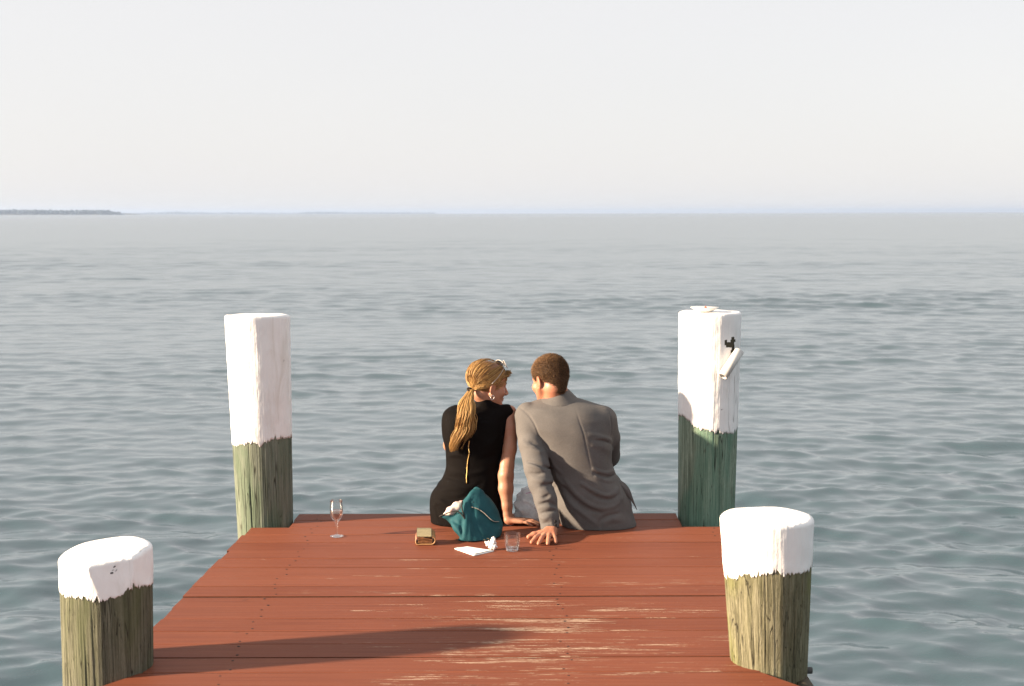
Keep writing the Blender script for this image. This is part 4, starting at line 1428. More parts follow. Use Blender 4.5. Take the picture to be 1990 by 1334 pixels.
# jacket
J = Sculpt((Mlo[0], 6.15, -0.02), (Mhi[0], 6.90, 0.78), 0.0027)
J.loft(mz, mcx, mcy, max_, mby, [2.0, 2.1, 2.2, 2.3, 2.3, 2.3, 2.3, 2.3, 2.3, 2.4, 2.5, 2.6, 2.6, 2.6, 2.6][:len(mz)], 0.02)
J.chain([P(x, y, d) for x, y, d, r in mr_arm], [r for *_, r in mr_arm], 0.03)
J.chain([P(x, y, d) for x, y, d, r in m_arm], [r for *_, r in m_arm], 0.012)
# the cuff end is cut square
cuff = P(1071, 1042, 6.233); cdir = np.array(P(1070, 1034, 6.24) - P(1064, 990, 6.27)); cdir /= np.linalg.norm(cdir)
sl, X, Y, Z = J.block((Mlo[0], 6.1, -0.02), (P(1094, 1030, 6.25).x, 6.30, 0.16))
dcut = (X - cuff.x) * cdir[0] + (Y - cuff.y) * cdir[1] + (Z - 0.036) * cdir[2]
J.F[sl] = np.maximum(J.F[sl], dcut)
def Z3(pts, ox=1000, oy=840, s=6.065): return [(ox + x / s, oy + y / s) for x, y in pts]
def Z1(pts): return Z3(pts, 780, 660, 3.032)
# sleeve
for pts, w, am in [
    ([(95, 105), (150, 165), (215, 180), (250, 175)], 0.011, 0.0065), ([(190, 118), (250, 145), (330, 190)], 0.011, -0.0085), ([(200, 205), (290, 235), (360, 250)], 0.010, 0.0060),
    ([(160, 352), (230, 365), (330, 400), (430, 440)], 0.010, -0.0095), ([(160, 385), (250, 415), (330, 450)], 0.011, 0.0085), ([(180, 490), (260, 500), (330, 490)], 0.011, -0.0070),
    ([(210, 560), (320, 575), (430, 585)], 0.012, 0.0070), ([(330, 630), (400, 620), (480, 650)], 0.011, -0.0085), ([(300, 690), (380, 700), (460, 770)], 0.012, 0.0075),
    ([(330, 770), (370, 765), (410, 740)], 0.010, -0.0070), ([(300, 850), (400, 835), (500, 880)], 0.011, -0.0085), ([(290, 900), (400, 880), (500, 915)], 0.010, 0.0065),
    ([(300, 965), (370, 945), (490, 925)], 0.009, -0.0060), ([(310, 1010), (360, 1020), (400, 1000)], 0.009, 0.0050), ([(330, 1080), (400, 1075), (430, 1110)], 0.010, -0.0055), ([(430, 1080), (450, 1150), (460, 1200)], 0.008, 0.0050)]:
    crease_px(J, Z3(pts), w * (0.78 if pts[0][0] < 480 else 0.64), am * (1.35 if pts[0][0] < 480 else 1.15))
# back
for pts, w, am in [
    ([(940, 85), (1000, 70), (1070, 75), (1140, 105)], 0.011, 0.0040), ([(980, 190), (1050, 200), (1130, 230)], 0.016, 0.0025),
    ([(930, 435), (1050, 480), (1150, 465), (1195, 420)], 0.010, 0.0090), ([(940, 485), (1070, 530), (1190, 500)], 0.010, -0.0085), ([(960, 530), (1100, 580), (1215, 540)], 0.011, 0.0080),
    ([(780, 600), (930, 690), (1100, 750), (1230, 660)], 0.013, 0.0080), ([(800, 660), (950, 760), (1120, 800), (1250, 720)], 0.013, -0.0080),
    ([(600, 570), (720, 720), (880, 850), (1050, 900), (1180, 870), (1270, 780)], 0.015, 0.0085), ([(580, 640), (700, 790), (860, 910), (1020, 950)], 0.015, -0.0080),
    ([(560, 720), (680, 860), (820, 970), (960, 1080)], 0.016, 0.0070), ([(1010, 1120), (1020, 1040), (1120, 985), (1260, 950)], 0.014, -0.0065), ([(1060, 1080), (1150, 1030), (1240, 1040)], 0.018, 0.0060),
    ([(1270, 600), (1250, 700), (1265, 850), (1280, 1000)], 0.014, -0.0060), ([(480, 480), (520, 560), (600, 640)], 0.014, 0.0070), ([(430, 300), (470, 400), (540, 470)], 0.014, 0.0050),
    ([(560, 960), (600, 1040), (620, 1130)], 0.010, 0.0060)]:
    crease_px(J, Z3(pts), w * (0.78 if pts[0][0] < 480 else 0.64), am * (1.35 if pts[0][0] < 480 else 1.15))
for pts, w, am in [
    ([(1020, 395), (1045, 470), (1075, 560), (1100, 680), (1120, 760)], 0.0055, -0.0022),                       # centre seam
    ([(697, 402), (745, 440), (785, 500), (815, 570), (850, 640)], 0.0060, -0.0060),                           # armhole seam, left
    ([(1205, 395), (1228, 450), (1238, 520), (1232, 600)], 0.0060, -0.0045),                                    # armhole seam, right
    ([(1080, 480), (1130, 488), (1180, 482)], 0.016, 0.0020), ([(1110, 560), (1180, 572), (1240, 600)], 0.012, 0.0050), ([(1120, 590), (1190, 600), (1244, 630)], 0.011, -0.0065), ([(1130, 625), (1190, 632), (1246, 655)], 0.011, 0.0045),
    ([(820, 340), (900, 352), (1000, 350)], 0.006, -0.0040), ([(740, 400), (850, 420), (950, 415)], 0.020, 0.0035)]:
    crease_px(J, Z1(pts), w * 0.75, am * 0.85)
J.wave((-9, -9, -9), (9, 9, 9), lambda X, Y, Z: 0.0013 * np.sin(33 * X + 24 * Z + 3) * np.sin(29 * Z - 19 * X + 11 * Y) + 0.0008 * np.sin(64 * Z + 37 * X + 20 * Y))
deck_clip(J)
V, Q = J.surface()
jacket = link('jacket', mesh_np('jacket', V, quads=Q), SUIT, man)
fo = spline([P(1206, 934, 6.470), P(1216, 941, 6.462), P(1224, 952, 6.456), P(1230, 969, 6.452), P(1238, 991, 6.450)], 14)
fi = spline([P(1203, 948, 6.430), P(1210, 955, 6.440), P(1219, 966, 6.444), P(1227, 975, 6.447), P(1237, 991, 6.449)], 14)
FV = np.concatenate([np.stack([fo, fi], 1).reshape(-1, 3), np.stack([fo, fi], 1).reshape(-1, 3) + np.array((0.0005, 0.004, 0.0))])
FQ = []
for i in range(13):
    a_, b_ = 2 * i, 28 + 2 * i
    FQ += [(a_, a_ + 1, a_ + 3, a_ + 2), (b_, b_ + 2, b_ + 3, b_ + 1), (a_, a_ + 2, b_ + 2, b_), (a_ + 1, b_ + 1, b_ + 3, a_ + 3)]
link('vent_flap', mesh_np('vent_flap', FV, quads=np.array(FQ)), SUIT, jacket)
# collar: a folded band standing round the neck
C_ = Sculpt((P(1045, 770, 6.5).x, 6.38, 0.50), (P(1135, 770, 6.5).x, 6.66, 0.72), 0.003)
kz, kcx, kcy, kax, kby, _ = px_section([(785, 1041, 1134, 6.508, 0.095), (779, 1046, 1128, 6.510, 0.088), (772, 1055, 1120, 6.512, 0.080), (764, 1063, 1112, 6.514, 0.072), (757, 1069, 1105, 6.516, 0.065)])
C_.loft(kz, kcx, kcy, kax, kby, 2.0, 0.004)
C_.wave((-9, -9, -9), (9, 9, 9), lambda X, Y, Z: 0.0012 * np.sin(60 * X + 40 * Z))
V, Q = C_.surface()
link('collar', mesh_np('collar', V, quads=Q), SUIT, jacket)
for k in range(4):                                            # cuff buttons
    c = sc_hit(J, 1079.5 + 0.7 * k * 0.8, 1013.5 + 7.0 * k) + Vector((0, -0.001, 0))
    prof = [(0.0001, 0.0035), (0.003, 0.0030), (0.0058, 0.0042), (0.0066, 0.0025), (0.0060, -0.002)]
    V, Q = lathe_np(prof, c, 16, axis=(0.25, -0.95, 0.1))
    link('button', mesh_np('button', V, quads=Q), BLACK, jacket)

# short hair
M_HAIR = hair_mat('cropped_brown_hair', (0.026, 0.013, 0.006, 1), (0.105, 0.056, 0.026, 1), (0.36, 0.21, 0.10, 1), 0.65)
Hs = Sculpt(MH.o - 0.15, MH.o + 0.17, 0.0035)
Hs.ell(MH(0, -0.016, 0.037), 0.94 * np.array((0.0760, 0.0985, 0.088)), 0.0, 'add', MH.M)
Hs.ell(MH(0, 0.024, 0.034), 0.94 * np.array((0.0680, 0.069, 0.077)), 0.02, 'add', MH.M)
Hs.cap(MH(0, -0.060, -0.01), MH(0, -0.052, -0.052), 0.046, 0.041, 0.02)
def cutplane(p, n):
    n = MH.M @ unit(n); p = MH(*p)
    Hs.plane(p, n)
Hs.plane(MH(0, 0.078, 0.050), MH.M @ unit((0, 0.86, -0.5)))
LX = None
X, Y, Z = Hs.ax[0][:, None, None], Hs.ax[1][None, :, None], Hs.ax[2][None, None, :]
d = [X - MH.o[0], Y - MH.o[1], Z - MH.o[2]]
lx, ly, lz = (sum(d[i] * MH.M[i, k] for i in range(3)) for k in range(3))
# hairline: temple, round the ear, down to the nape
line = np.interp(ly, [-0.11, -0.075, -0.045, -0.028, -0.020, 0.010, 0.016, 0.045, 0.06], [-0.078, -0.074, -0.052, -0.020, 0.016, 0.018, -0.005, 0.022, 0.05])
Hs.F = np.maximum(Hs.F, (line - lz) * 0.22).astype(np.float32)
V, Q = Hs.surface()
vals = [np.full(len(V), 0.07) + 0.06 * np.random.default_rng(1).normal(size=len(V))]
N_ = None
hv, hq, hl = [V], [Q], vals
me0 = mesh_np('tmp', V, quads=Q)
nor = np.array([v.normal[:] for v in me0.vertices])
bpy.data.meshes.remove(me0)
loc = MH.local(V)
outer = np.nonzero((((loc - np.array((0, -0.02, 0.03))) * nor @ np.eye(3)).sum(1) > -9) & (np.linalg.norm(loc, axis=1) > 0.065))[0]
pick = rg.choice(outer, 15000, replace=True)
dirs = np.array(MH.M @ np.array((0.0, -0.30, -0.55)))
SV, SQ, SL = [], [], []
for n_, i in enumerate(pick):
    p = V[i] + rg.normal(0, 0.0012, 3); nn = nor[i]
    g = nn * 0.75 + dirs * (0.75 if loc[i][2] < 0.09 else 0.25) + rg.normal(0, 0.24, 3)
    g /= np.linalg.norm(g)
    ln = rg.uniform(0.005, 0.0115) * (0.6 if loc[i][2] < 0.0 else 1.0)
    s_ = np.cross(g, (0.3, 0.5, 0.8)); s_ /= np.linalg.norm(s_); u_ = np.cross(g, s_)
    w_ = rg.uniform(0.0006, 0.0011)
    b = len(SV) 
    SV += [p + s_ * w_, p - 0.5 * s_ * w_ + 0.87 * u_ * w_, p - 0.5 * s_ * w_ - 0.87 * u_ * w_, p + g * ln]
    SQ += [(b, b + 1, b + 3, b + 3), (b + 1, b + 2, b + 3, b + 3), (b + 2, b, b + 3, b + 3)]
    SL += [np.clip(rg.normal(0.38, 0.26), 0, 1)] * 4
tri = np.array(SQ)[:, :3]
base_q = np.concatenate([Q[:, [0, 1, 2]], Q[:, [0, 2, 3]]])
VV = np.concatenate([V, np.array(SV)]); TT = np.concatenate([base_q, tri + len(V)])
me = mesh_np('hair', VV, quads=TT)
set_lock(me, np.concatenate([vals[0], np.array(SL)]))
link('hair', me, M_HAIR, man)
# ------------------------------------------------------------------ things on the boards
def thin_glass(name, tint=(0.99, 0.995, 0.995), refl=0.6, haze=0.0):
    """Thin-walled clear glass: lets straight light through, mirrors at a grazing angle."""
    t = NT(name)
    tr = t.n('ShaderNodeBsdfTransparent'); tr.inputs[0].default_value = (*tint, 1)
    gl = t.n('ShaderNodeBsdfGlossy'); gl.inputs['Roughness'].default_value = 0.04; gl.inputs[0].default_value = (1, 1, 1, 1)
    df = t.n('ShaderNodeBsdfDiffuse'); df.inputs[0].default_value = (0.8, 0.82, 0.82, 1)
    fr = t.n('ShaderNodeFresnel'); fr.inputs[0].default_value = 1.5
    m = t.n('ShaderNodeMixShader'); t.l(t.math('MULTIPLY', fr.outputs[0], refl, clamp=True), m.inputs[0])
    t.l(tr.outputs[0], m.inputs[1]); t.l(gl.outputs[0], m.inputs[2])
    m2 = t.n('ShaderNodeMixShader'); m2.inputs[0].default_value = haze
    t.l(m.outputs[0], m2.inputs[1]); t.l(df.outputs[0], m2.inputs[2])
    t.l(m2.outputs[0], t.out.inputs['Surface'])
    return t.m
GLASS = thin_glass('clear_glass')

# wine glass
c = G(654.5, 1043.0)
k = c.y / FPX
wg = thing('wine_glass', c, 'stemmed wine glass with a little pale pink wine, standing alone on the boards', 'wine glass')
hh = 72.0 * k
prof = [(0.0001, 0.0), (0.0305, 0.0), (0.0318, 0.0014), (0.0305, 0.0028), (0.014, 0.0046), (0.0060, 0.0085), (0.0040, 0.016), (0.0038, 0.040), (0.0044, 0.058), (0.0080, 0.066),
        (0.0185, 0.080), (0.0275, 0.098), (0.0312, 0.118), (0.0312, 0.138), (0.0292, 0.160), (0.0283, 0.1695), (0.0278, 0.1702),
        (0.0270, 0.1695), (0.0280, 0.160), (0.0299, 0.138), (0.0299, 0.118), (0.0262, 0.099), (0.0170, 0.0825), (0.0060, 0.0715), (0.0001, 0.0700)]
sc_ = hh / 0.1702
V, Q = lathe_np([(r * sc_, z * sc_ + 0.0015) for r, z in prof], c, 48)
link('glass', mesh_np('glass', V, quads=Q), GLASS, wg)
wine = thin_glass('pale_pink_wine', (0.93, 0.76, 0.71), 0.6, 0.02)
prof = [(0.0001, 0.0710), (0.0055, 0.0722), (0.0165, 0.0832), (0.0255, 0.0995), (0.0291, 0.1180), (0.0291, 0.1220), (0.0001, 0.1220)]
V, Q = lathe_np([(r * sc_ * 0.995, z * sc_ + 0.0015) for r, z in prof], c, 40)
link('wine', mesh_np('wine', V, quads=Q), wine, wg)

# tumbler
c = G(995.5, 1071.0)
k = c.y / FPX
tm = thing('tumbler', c, 'short clear tumbler with a sip of water between the white tissue and the man\'s hand', 'glass')
r0, r1, h = 12.2 * k, 16.8 * k, 35.0 * k
prof = [(0.0001, 0.0), (r0 - 0.002, 0.0), (r0, 0.002), (r0 + (r1 - r0) * 0.5, h * 0.5), (r1, h - 0.001), (r1 - 0.0009, h), (r1 - 0.0020, h - 0.001),
        (r0 + (r1 - r0) * 0.5 - 0.0022, h * 0.5), (r0 + (r1 - r0) * 0.14 - 0.003, 0.014), (r0 - 0.006, 0.0115), (0.0001, 0.0110)]
V, Q = lathe_np([(r, z + 0.0015) for r, z in prof], c, 48)
link('glass', mesh_np('glass', V, quads=Q), GLASS, tm)
water = thin_glass('drinking_water', (0.90, 0.93, 0.94), 0.8, 0.02)
rw = r0 + (r1 - r0) * 0.22
prof = [(0.0001, 0.0113), (r0 - 0.0065, 0.0118), (r0 + (r1 - r0) * 0.14 - 0.0033, 0.0143), (rw - 0.0029, 0.0185), (0.0001, 0.0185)]
V, Q = lathe_np([(r, z + 0.0015) for r, z in prof], c, 40)
link('water', mesh_np('tumbler_water', V, quads=Q), water, tm)

# wallet
c = G(826, 1060)
k = c.y / FPX
wl_ = thing('wallet', c, 'folded tan leather wallet with a pale green lid, lying open-edged on the boards', 'wallet')
def strip(path, y0, y1, th, lift=0.0, ny=6):
    """Leather strip: an outline in x-z carried back along y; lift raises its later part towards the back."""
    P2 = spline([(x, 0, z) for x, z in path], 40)
    T2 = np.gradient(P2, axis=0); T2 /= np.linalg.norm(T2, axis=1, keepdims=True)
    N2 = np.stack([-T2[:, 2], T2[:, 1] * 0, T2[:, 0]], 1)
    rows_ = []
    for s in (0, 1):
        for j in range(ny):
            f = j / (ny - 1)
            q = P2 + N2 * th * (s - 0.5)
            w = np.linspace(0, 1, 40) ** 2
            rows_.append(np.stack([q[:, 0] - 0.005 * f, np.full(40, y0 + (y1 - y0) * f), q[:, 2] + lift * f * w], 1))
    V = np.concatenate(rows_)
    Q = []
    n_ = 40
    for s in (0, 1):
        for j in range(ny - 1):
            for i in range(n_ - 1):
                b = (s * ny + j) * n_ + i
                Q.append((b, b + 1, b + n_ + 1, b + n_) if s else (b, b + n_, b + n_ + 1, b + 1))
    for j, fl in ((0, 0), (ny - 1, 1)):
        for i in range(n_ - 1):
            a_, b_ = j * n_ + i, (ny + j) * n_ + i
            Q.append((a_, a_ + 1, b_ + 1, b_) if not fl else (a_, b_, b_ + 1, a_ + 1))
    for i in (0, n_ - 1):
        for j in range(ny - 1):
            a_, b_ = j * n_ + i, (ny + j) * n_ + i
            Q.append((a_, b_, b_ + n_, a_ + n_))
    return V + np.array((c.x, c.y, 0.0)), np.array(Q)
TAN = simple_mat('tan_leather', (0.32, 0.175, 0.075), 0.6, 0.35, 0.2, 60, 0.3)
PALE = simple_mat('pale_green_leather', (0.25, 0.215, 0.125), 0.65, 0.3, 0.18, 90, 0.35)
BROWN = simple_mat('brown_leather', (0.20, 0.085, 0.035), 0.65, 0.3, 0.3, 70, 0.25)
V, Q = strip([(-0.041, 0.012), (-0.037, 0.0045), (-0.02, 0.0030), (0.02, 0.0030), (0.036, 0.0055), (0.0445, 0.018), (0.0405, 0.032), (0.030, 0.0375)], 0.0, 0.080, 0.004, 0.016)
link('cover', mesh_np('wallet_cover', V, quads=Q), TAN, wl_)
V, Q = strip([(0.029, 0.0385), (0.018, 0.0388), (-0.005, 0.0390), (-0.036, 0.0395)], -0.001, 0.082, 0.0042, 0.0)
V[:, 2] += 0.018 * (V[:, 1] - c.y) / 0.08
link('lid', mesh_np('wallet_lid', V, quads=Q), PALE, wl_)
for z0, x1 in ((0.0095, 0.030), (0.0155, 0.032), (0.0220, 0.031), (0.0290, 0.028)):
    V, Q = strip([(-0.034 + 0.2 * z0, z0 + 0.001), (-0.01, z0 - 0.001), (0.015, z0), (x1, z0 + 0.002)], 0.004, 0.074, 0.0028, 0.006)
    link('leaf', mesh_np('wallet_leaf', V, quads=Q), BROWN, wl_)
V, Q = strip([(-0.038, 0.006), (-0.0405, 0.016), (-0.0390, 0.024), (-0.0370, 0.031)], 0.006, 0.078, 0.003, 0.01)
link('inner_panel', mesh_np('wallet_inner', V, quads=Q), simple_mat('pink_leather', (0.42, 0.22, 0.14), 0.6, 0.3, 0.1, 60, 0.2), wl_)

# paper napkin lying flat, and a crumpled one
PAPER = simple_mat('white_paper', (0.80, 0.79, 0.77), 0.85, 0.2, 0.03, 120, 0.15)
def napkin():
    cs = [G(883.5, 1068.5), G(908, 1064.6), G(960, 1072.5), G(921, 1081.5)]
    n = 14
    rows_ = []
    for layer in range(3):
        sh = 0.0022 * layer
        for j in range(n):
            for i in range(n):
                u, v = i / (n - 1), j / (n - 1)
                if layer == 2: u, v = 0.02 + 0.93 * u, 0.05 + 0.90 * v
                p = (1 - u) * (1 - v) * cs[0] + u * (1 - v) * cs[3] + u * v * cs[2] + (1 - u) * v * cs[1]
                z = 0.0020 + sh + 0.0006 * math.sin(4.0 * u + 2.0 * v + layer) * math.sin(3.1 * v) + 0.006 * max(0, u - 0.72) * max(0, v - 0.3) * layer + 0.004 * (1 - v) ** 3 * layer * 0.5
                rows_.append((p.x, p.y, max(z, 0.0015)))
    V = np.array(rows_); Q = []
    for layer in range(3):
        for j in range(n - 1):
            for i in range(n - 1):
                b = layer * n * n + j * n + i
                Q.append((b, b + 1, b + n + 1, b + n))
    # edges between the layers
    rim = [(i, 0) for i in range(n)] + [(n - 1, j) for j in range(1, n)] + [(i, n - 1) for i in range(n - 2, -1, -1)] + [(0, j) for j in range(n - 2, 0, -1)]
    rim = [j * n + i for i, j in rim]
    for a_, b_ in zip(rim, rim[1:] + rim[:1]):
        Q.append((a_, b_, b_ + n * n, a_ + n * n))
    return V, np.array(Q)
V, Q = napkin()
o = link('napkin', mesh_np('napkin', V, quads=Q), PAPER, None, 'folded white paper napkin lying flat in front of the teal bag', 'napkin')
c = G(956, 1069)
B = Sculpt((c.x - 0.05, c.y - 0.05, 0.0), (c.x + 0.05, c.y + 0.06, 0.075), 0.0016)
B.ell((c.x + 0.004, c.y, 0.014), (0.019, 0.018, 0.014), 0.004)
B.ell((c.x - 0.014, c.y + 0.008, 0.026), (0.015, 0.013, 0.010), 0.006)
B.ell((c.x + 0.006, c.y + 0.006, 0.036), (0.012, 0.013, 0.016), 0.005)
B.cap((c.x - 0.020, c.y + 0.004, 0.030), (c.x - 0.026, c.y, 0.034), 0.008, 0.004, 0.006)
B.cap((c.x + 0.004, c.y + 0.004, 0.044), (c.x + 0.008, c.y + 0.002, 0.054), 0.009, 0.005, 0.006)
B.wave((-9, -9, -9), (9, 9, 9), lambda X, Y, Z: 0.0026 * np.sin(330 * X + 120 * Z + 2) * np.sin(290 * Z - 160 * X + 90 * Y) + 0.0015 * np.sin(600 * X + 420 * Z) * np.sin(500 * Y))
deck_clip(B, 0.0014)
V, Q = B.surface()
link('crumpled_tissue', mesh_np('crumpled_tissue', V, quads=Q), PAPER, None, 'crumpled white paper tissue beside the tumbler and the flat napkin', 'tissue')

# ------------------------------------------------------------------ teal bag
bag = thing('shoulder_bag', G(930, 1052), 'teal canvas bag with an open zip, slumped against the woman\'s back', 'bag')
bag.location.z = 0
b_rows = [(1060, 912, 952, 6.200, 0.050), (1055, 907, 960, 6.205, 0.066), (1046, 900, 971, 6.213, 0.078), (1034, 890, 976, 6.225, 0.084), (1021, 880, 976.5, 6.240, 0.084), (1009, 877, 972, 6.253, 0.080),
          (996, 885, 967, 6.267, 0.072), (983, 893, 961, 6.281, 0.060), (971, 900, 952, 6.293, 0.046), (962, 909, 943, 6.301, 0.034), (955, 914, 939, 6.307, 0.022), (950.5, 919, 934, 6.311, 0.010)]
bz, bcx, bcy, bax, bby, _ = px_section(b_rows)
B = Sculpt((P(848, 1000, 6.3).x, 6.08, 0.0), (P(985, 1000, 6.3).x, 6.46, 0.27), 0.0026)
B.loft(bz, bcx, bcy, bax, bby, 2.5, 0.01, twist=0.42)
B.chain([P(882, 1012, 6.225), P(868, 1004, 6.225), P(856, 1003.5, 6.225)], [0.030, 0.016, 0.006], 0.014, sq=((0, 0.2, 1), 1.5))
B.chain([P(905, 1050, 6.155), P(897, 1050, 6.145), P(892, 1050, 6.145)], [0.014, 0.010, 0.006], 0.008)
# the mouth is hollow
mouth = [P(866, 999, 6.217), P(880, 991, 6.227), P(893, 983, 6.247)]
B.chain([Vector(p) + Vector((0.004, 0.0, 0.004)) for p in mouth], [0.014, 0.024, 0.020], 0.006, 'sub')
for pts, w, am in [
    ([(916, 962), (908, 976), (904, 992), (906, 1010), (905, 1030), (901, 1048)], 0.010, 0.010), ([(921, 984), (919, 1002), (923, 1022), (930, 1040), (936, 1050)], 0.010, -0.010),
    ([(880, 1012), (890, 1018), (898, 1018)], 0.008, -0.006), ([(884, 1024), (893, 1034), (899, 1044)], 0.010, 0.006), ([(897, 1012), (897, 1030), (899, 1044)], 0.007, -0.007),
    ([(928, 1034), (938, 1044), (950, 1047)], 0.008, -0.006), ([(925, 1052), (940, 1053), (955, 1049)], 0.006, 0.005), ([(950, 1022), (962, 1030), (972, 1030)], 0.012, 0.005),
    ([(935, 1015), (948, 1028), (960, 1040)], 0.012, -0.005), ([(912, 1000), (913, 1025), (914, 1048)], 0.008, 0.005)]:
    crease_px(B, pts, w, am)
B.wave((-9, -9, -9), (9, 9, 9), lambda X, Y, Z: 0.0013 * np.sin(60 * X + 50 * Z + 1) * np.sin(70 * Z - 40 * X + 30 * Y))
deck_clip(B, 0.0014)
V, Q = B.surface()
def canvas(name, a, b):
    t = NT(name)
    p = t.pos()
    w1 = t.noise(t.scale(p, (700, 700, 200)), 1.0, 2.0, 0.5)
    f = t.noise(p, 22.0, 4.0, 0.6)
    c_ = t.ramp(f, [(0.3, a), (0.7, b)])
    t.bsdf(c_, 0.75, 0.25, t.bump(t.noise(p, 80, 4.0), 0.3, 0.003, t.bump(w1, 0.15, 0.001)))
    return t.m
TEAL = canvas('teal_canvas', (0.006, 0.050, 0.064), (0.011, 0.074, 0.088))
link('bag_body', mesh_np('bag_body', V, quads=Q), TEAL, bag)
TRIM = simple_mat('dark_zip_tape', (0.018, 0.016, 0.015), 0.7, 0.3, 0.2, 100, 0)
def on_bag(pts, push, n):
    return spline([sc_hit(B, *p) + Vector((0, push, 0)) for p in pts], n)
lips = [[(854, 1004, 6.222), (861, 1001, 6.208), (869, 997.8, 6.198), (878, 994.6, 6.190), (886, 993.6, 6.184), (893, 996.5, 6.180), (899, 1002.5, 6.174), (903, 1009, 6.168)],
        [(903, 1009, 6.168), (900.8, 1000, 6.180), (898.5, 991, 6.194), (897.2, 983, 6.208), (898.5, 974, 6.226)]]
for lp in lips:
    V, Q = tube_np(spline([P(*q) for q in lp], 30), 0.0036, 6, flat=0.8)
    link('zip_edge', mesh_np('zip_edge', V, quads=Q), TRIM, bag)
# front flap with pale piping
tp = spline([(x, y, 0) for x, y in [(915, 967), (926, 960), (938, 962), (949, 970), (960, 984), (969, 1006)]], 26)
bt = spline([(x, y, 0) for x, y in [(917.5, 985), (930, 989), (941, 996.5), (951, 1006), (960, 1012.5), (970, 1013)]], 26)
rows_ = []
nv_ = 10
for s in (0, 1):
    for j in range(nv_):
        f = j / (nv_ - 1)
        for i in range(26):
            q = tp[i] * (1 - f) + bt[i] * f
            h_ = sc_hit(B, q[0], q[1])
            rows_.append(h_ + Vector((0, -0.012 * (0.35 + 0.65 * math.sin(f * 1.5)) + 0.004 * s, 0.0015)))
V = np.array([tuple(v) for v in rows_]); Q = []
for s in (0, 1):
    for j in range(nv_ - 1):
        for i in range(25):
            b_ = (s * nv_ + j) * 26 + i
            Q.append((b_, b_ + 26, b_ + 27, b_ + 1) if s == 0 else (b_, b_ + 1, b_ + 27, b_ + 26))
for i in range(25):
    a_ = (nv_ - 1) * 26 + i
    Q.append((a_, a_ + nv_ * 26, a_ + nv_ * 26 + 1, a_ + 1))
flap = link('flap', mesh_np('bag_flap', V, quads=np.array(Q)), TEAL, bag)
edge = V[(nv_ - 1) * 26:nv_ * 26] + np.array((0, -0.001, -0.001))
V2, Q2 = tube_np(edge, 0.0017, 6)
link('piping', mesh_np('piping', V2, quads=Q2), simple_mat('grey_piping', (0.30, 0.29, 0.26), 0.6, 0.3, 0.1, 50, 0), flap)
# carrying strap lying behind and a buckle stud
V, Q = tube_np(spline([P(921, 958, 6.307), P(917, 962, 6.327), P(926, 949.5, 6.327), P(934, 955, 6.321), P(939, 961, 6.307)], 24), [0.004] * 24, 8, flat=2.0)
link('grab_handle', mesh_np('grab_handle', V, quads=Q), TEAL, bag)
h_ = sc_hit(B, 919, 977.5) + Vector((0, -0.006, 0))
V, Q = lathe_np([(0.0001, 0.004), (0.005, 0.003), (0.0065, 0.0), (0.0065, -0.004)], h_, 14, axis=(-0.2, -0.95, 0.2))
link('stud', mesh_np('stud', V, quads=Q), TRIM, bag)
# woven maker's mark
LOGO = simple_mat('pale_gold_print', (0.55, 0.46, 0.25), 0.6, 0.3, 0.05, 50, 0)
parts_ = []
def letter(pts, closed=False):
    q = np.array([tuple(sc_hit(B, x, y) + Vector((0, -0.0030, 0))) for x, y in pts])
    q[:, 1] = np.median(q[:, 1]) * 0.7 + q[:, 1] * 0.3 - 0.0008
    parts_.append(tube_np(q, 0.0013, 5, closed=closed))
def ell_px(cx, cy, rx, ry, t0=0.0, t1=360.0, n=14):
    tt = np.radians(np.linspace(t0, t1, n, endpoint=t1 - t0 < 359))
    return [(cx + rx * math.cos(a), cy - ry * math.sin(a)) for a in tt]
letter(ell_px(936.0, 1052.3, 2.7, 2.2), True)
letter(ell_px(941.2, 1050.8, 2.5, 2.2, 40, 360) + [(941.4, 1050.8)])
letter([(944.6, 1052.0), (944.4, 1047.8)])
letter(ell_px(948.2, 1048.6, 2.7, 2.2), True)
V, Q = join_np(parts_)
link('lettering', mesh_np('lettering', V, quads=Q), LOGO, bag)
# cloth bulging out of the mouth
Cc = Sculpt((P(850, 1000, 6.3).x, 6.18, 0.03), (P(915, 1000, 6.3).x, 6.40, 0.25), 0.0028)
Cc.chain([P(866, 1001, 6.230), P(876, 994, 6.240), P(888, 987, 6.255), P(897, 981, 6.275)], [0.010, 0.020, 0.024, 0.020], 0.01)
Cc.wave((-9, -9, -9), (9, 9, 9), lambda X, Y, Z: 0.0019 * np.sin(120 * X + 70 * Z) * np.sin(90 * Z - 60 * X + 80 * Y))
V, Q = Cc.surface()
t = NT('printed_cotton')
p = t.pos()
sp = t.smooth(t.noise(p, 120.0, 2.0, 0.5), 0.60, 0.66)
pk = t.smooth(t.noise(p, 28.0, 2.0, 0.5), 0.45, 0.62)
c_ = t.mix(pk, (0.66, 0.60, 0.52, 1), (0.62, 0.40, 0.38, 1))
c_ = t.mix(t.math('MULTIPLY', sp, 0.7), c_, (0.35, 0.10, 0.12, 1))
t.bsdf(c_, 0.85, 0.2)
link('printed_cloth', mesh_np('printed_cloth', V, quads=Q), t.m, None, 'pale pink and white printed cloth bulging from the open teal bag', 'cloth')

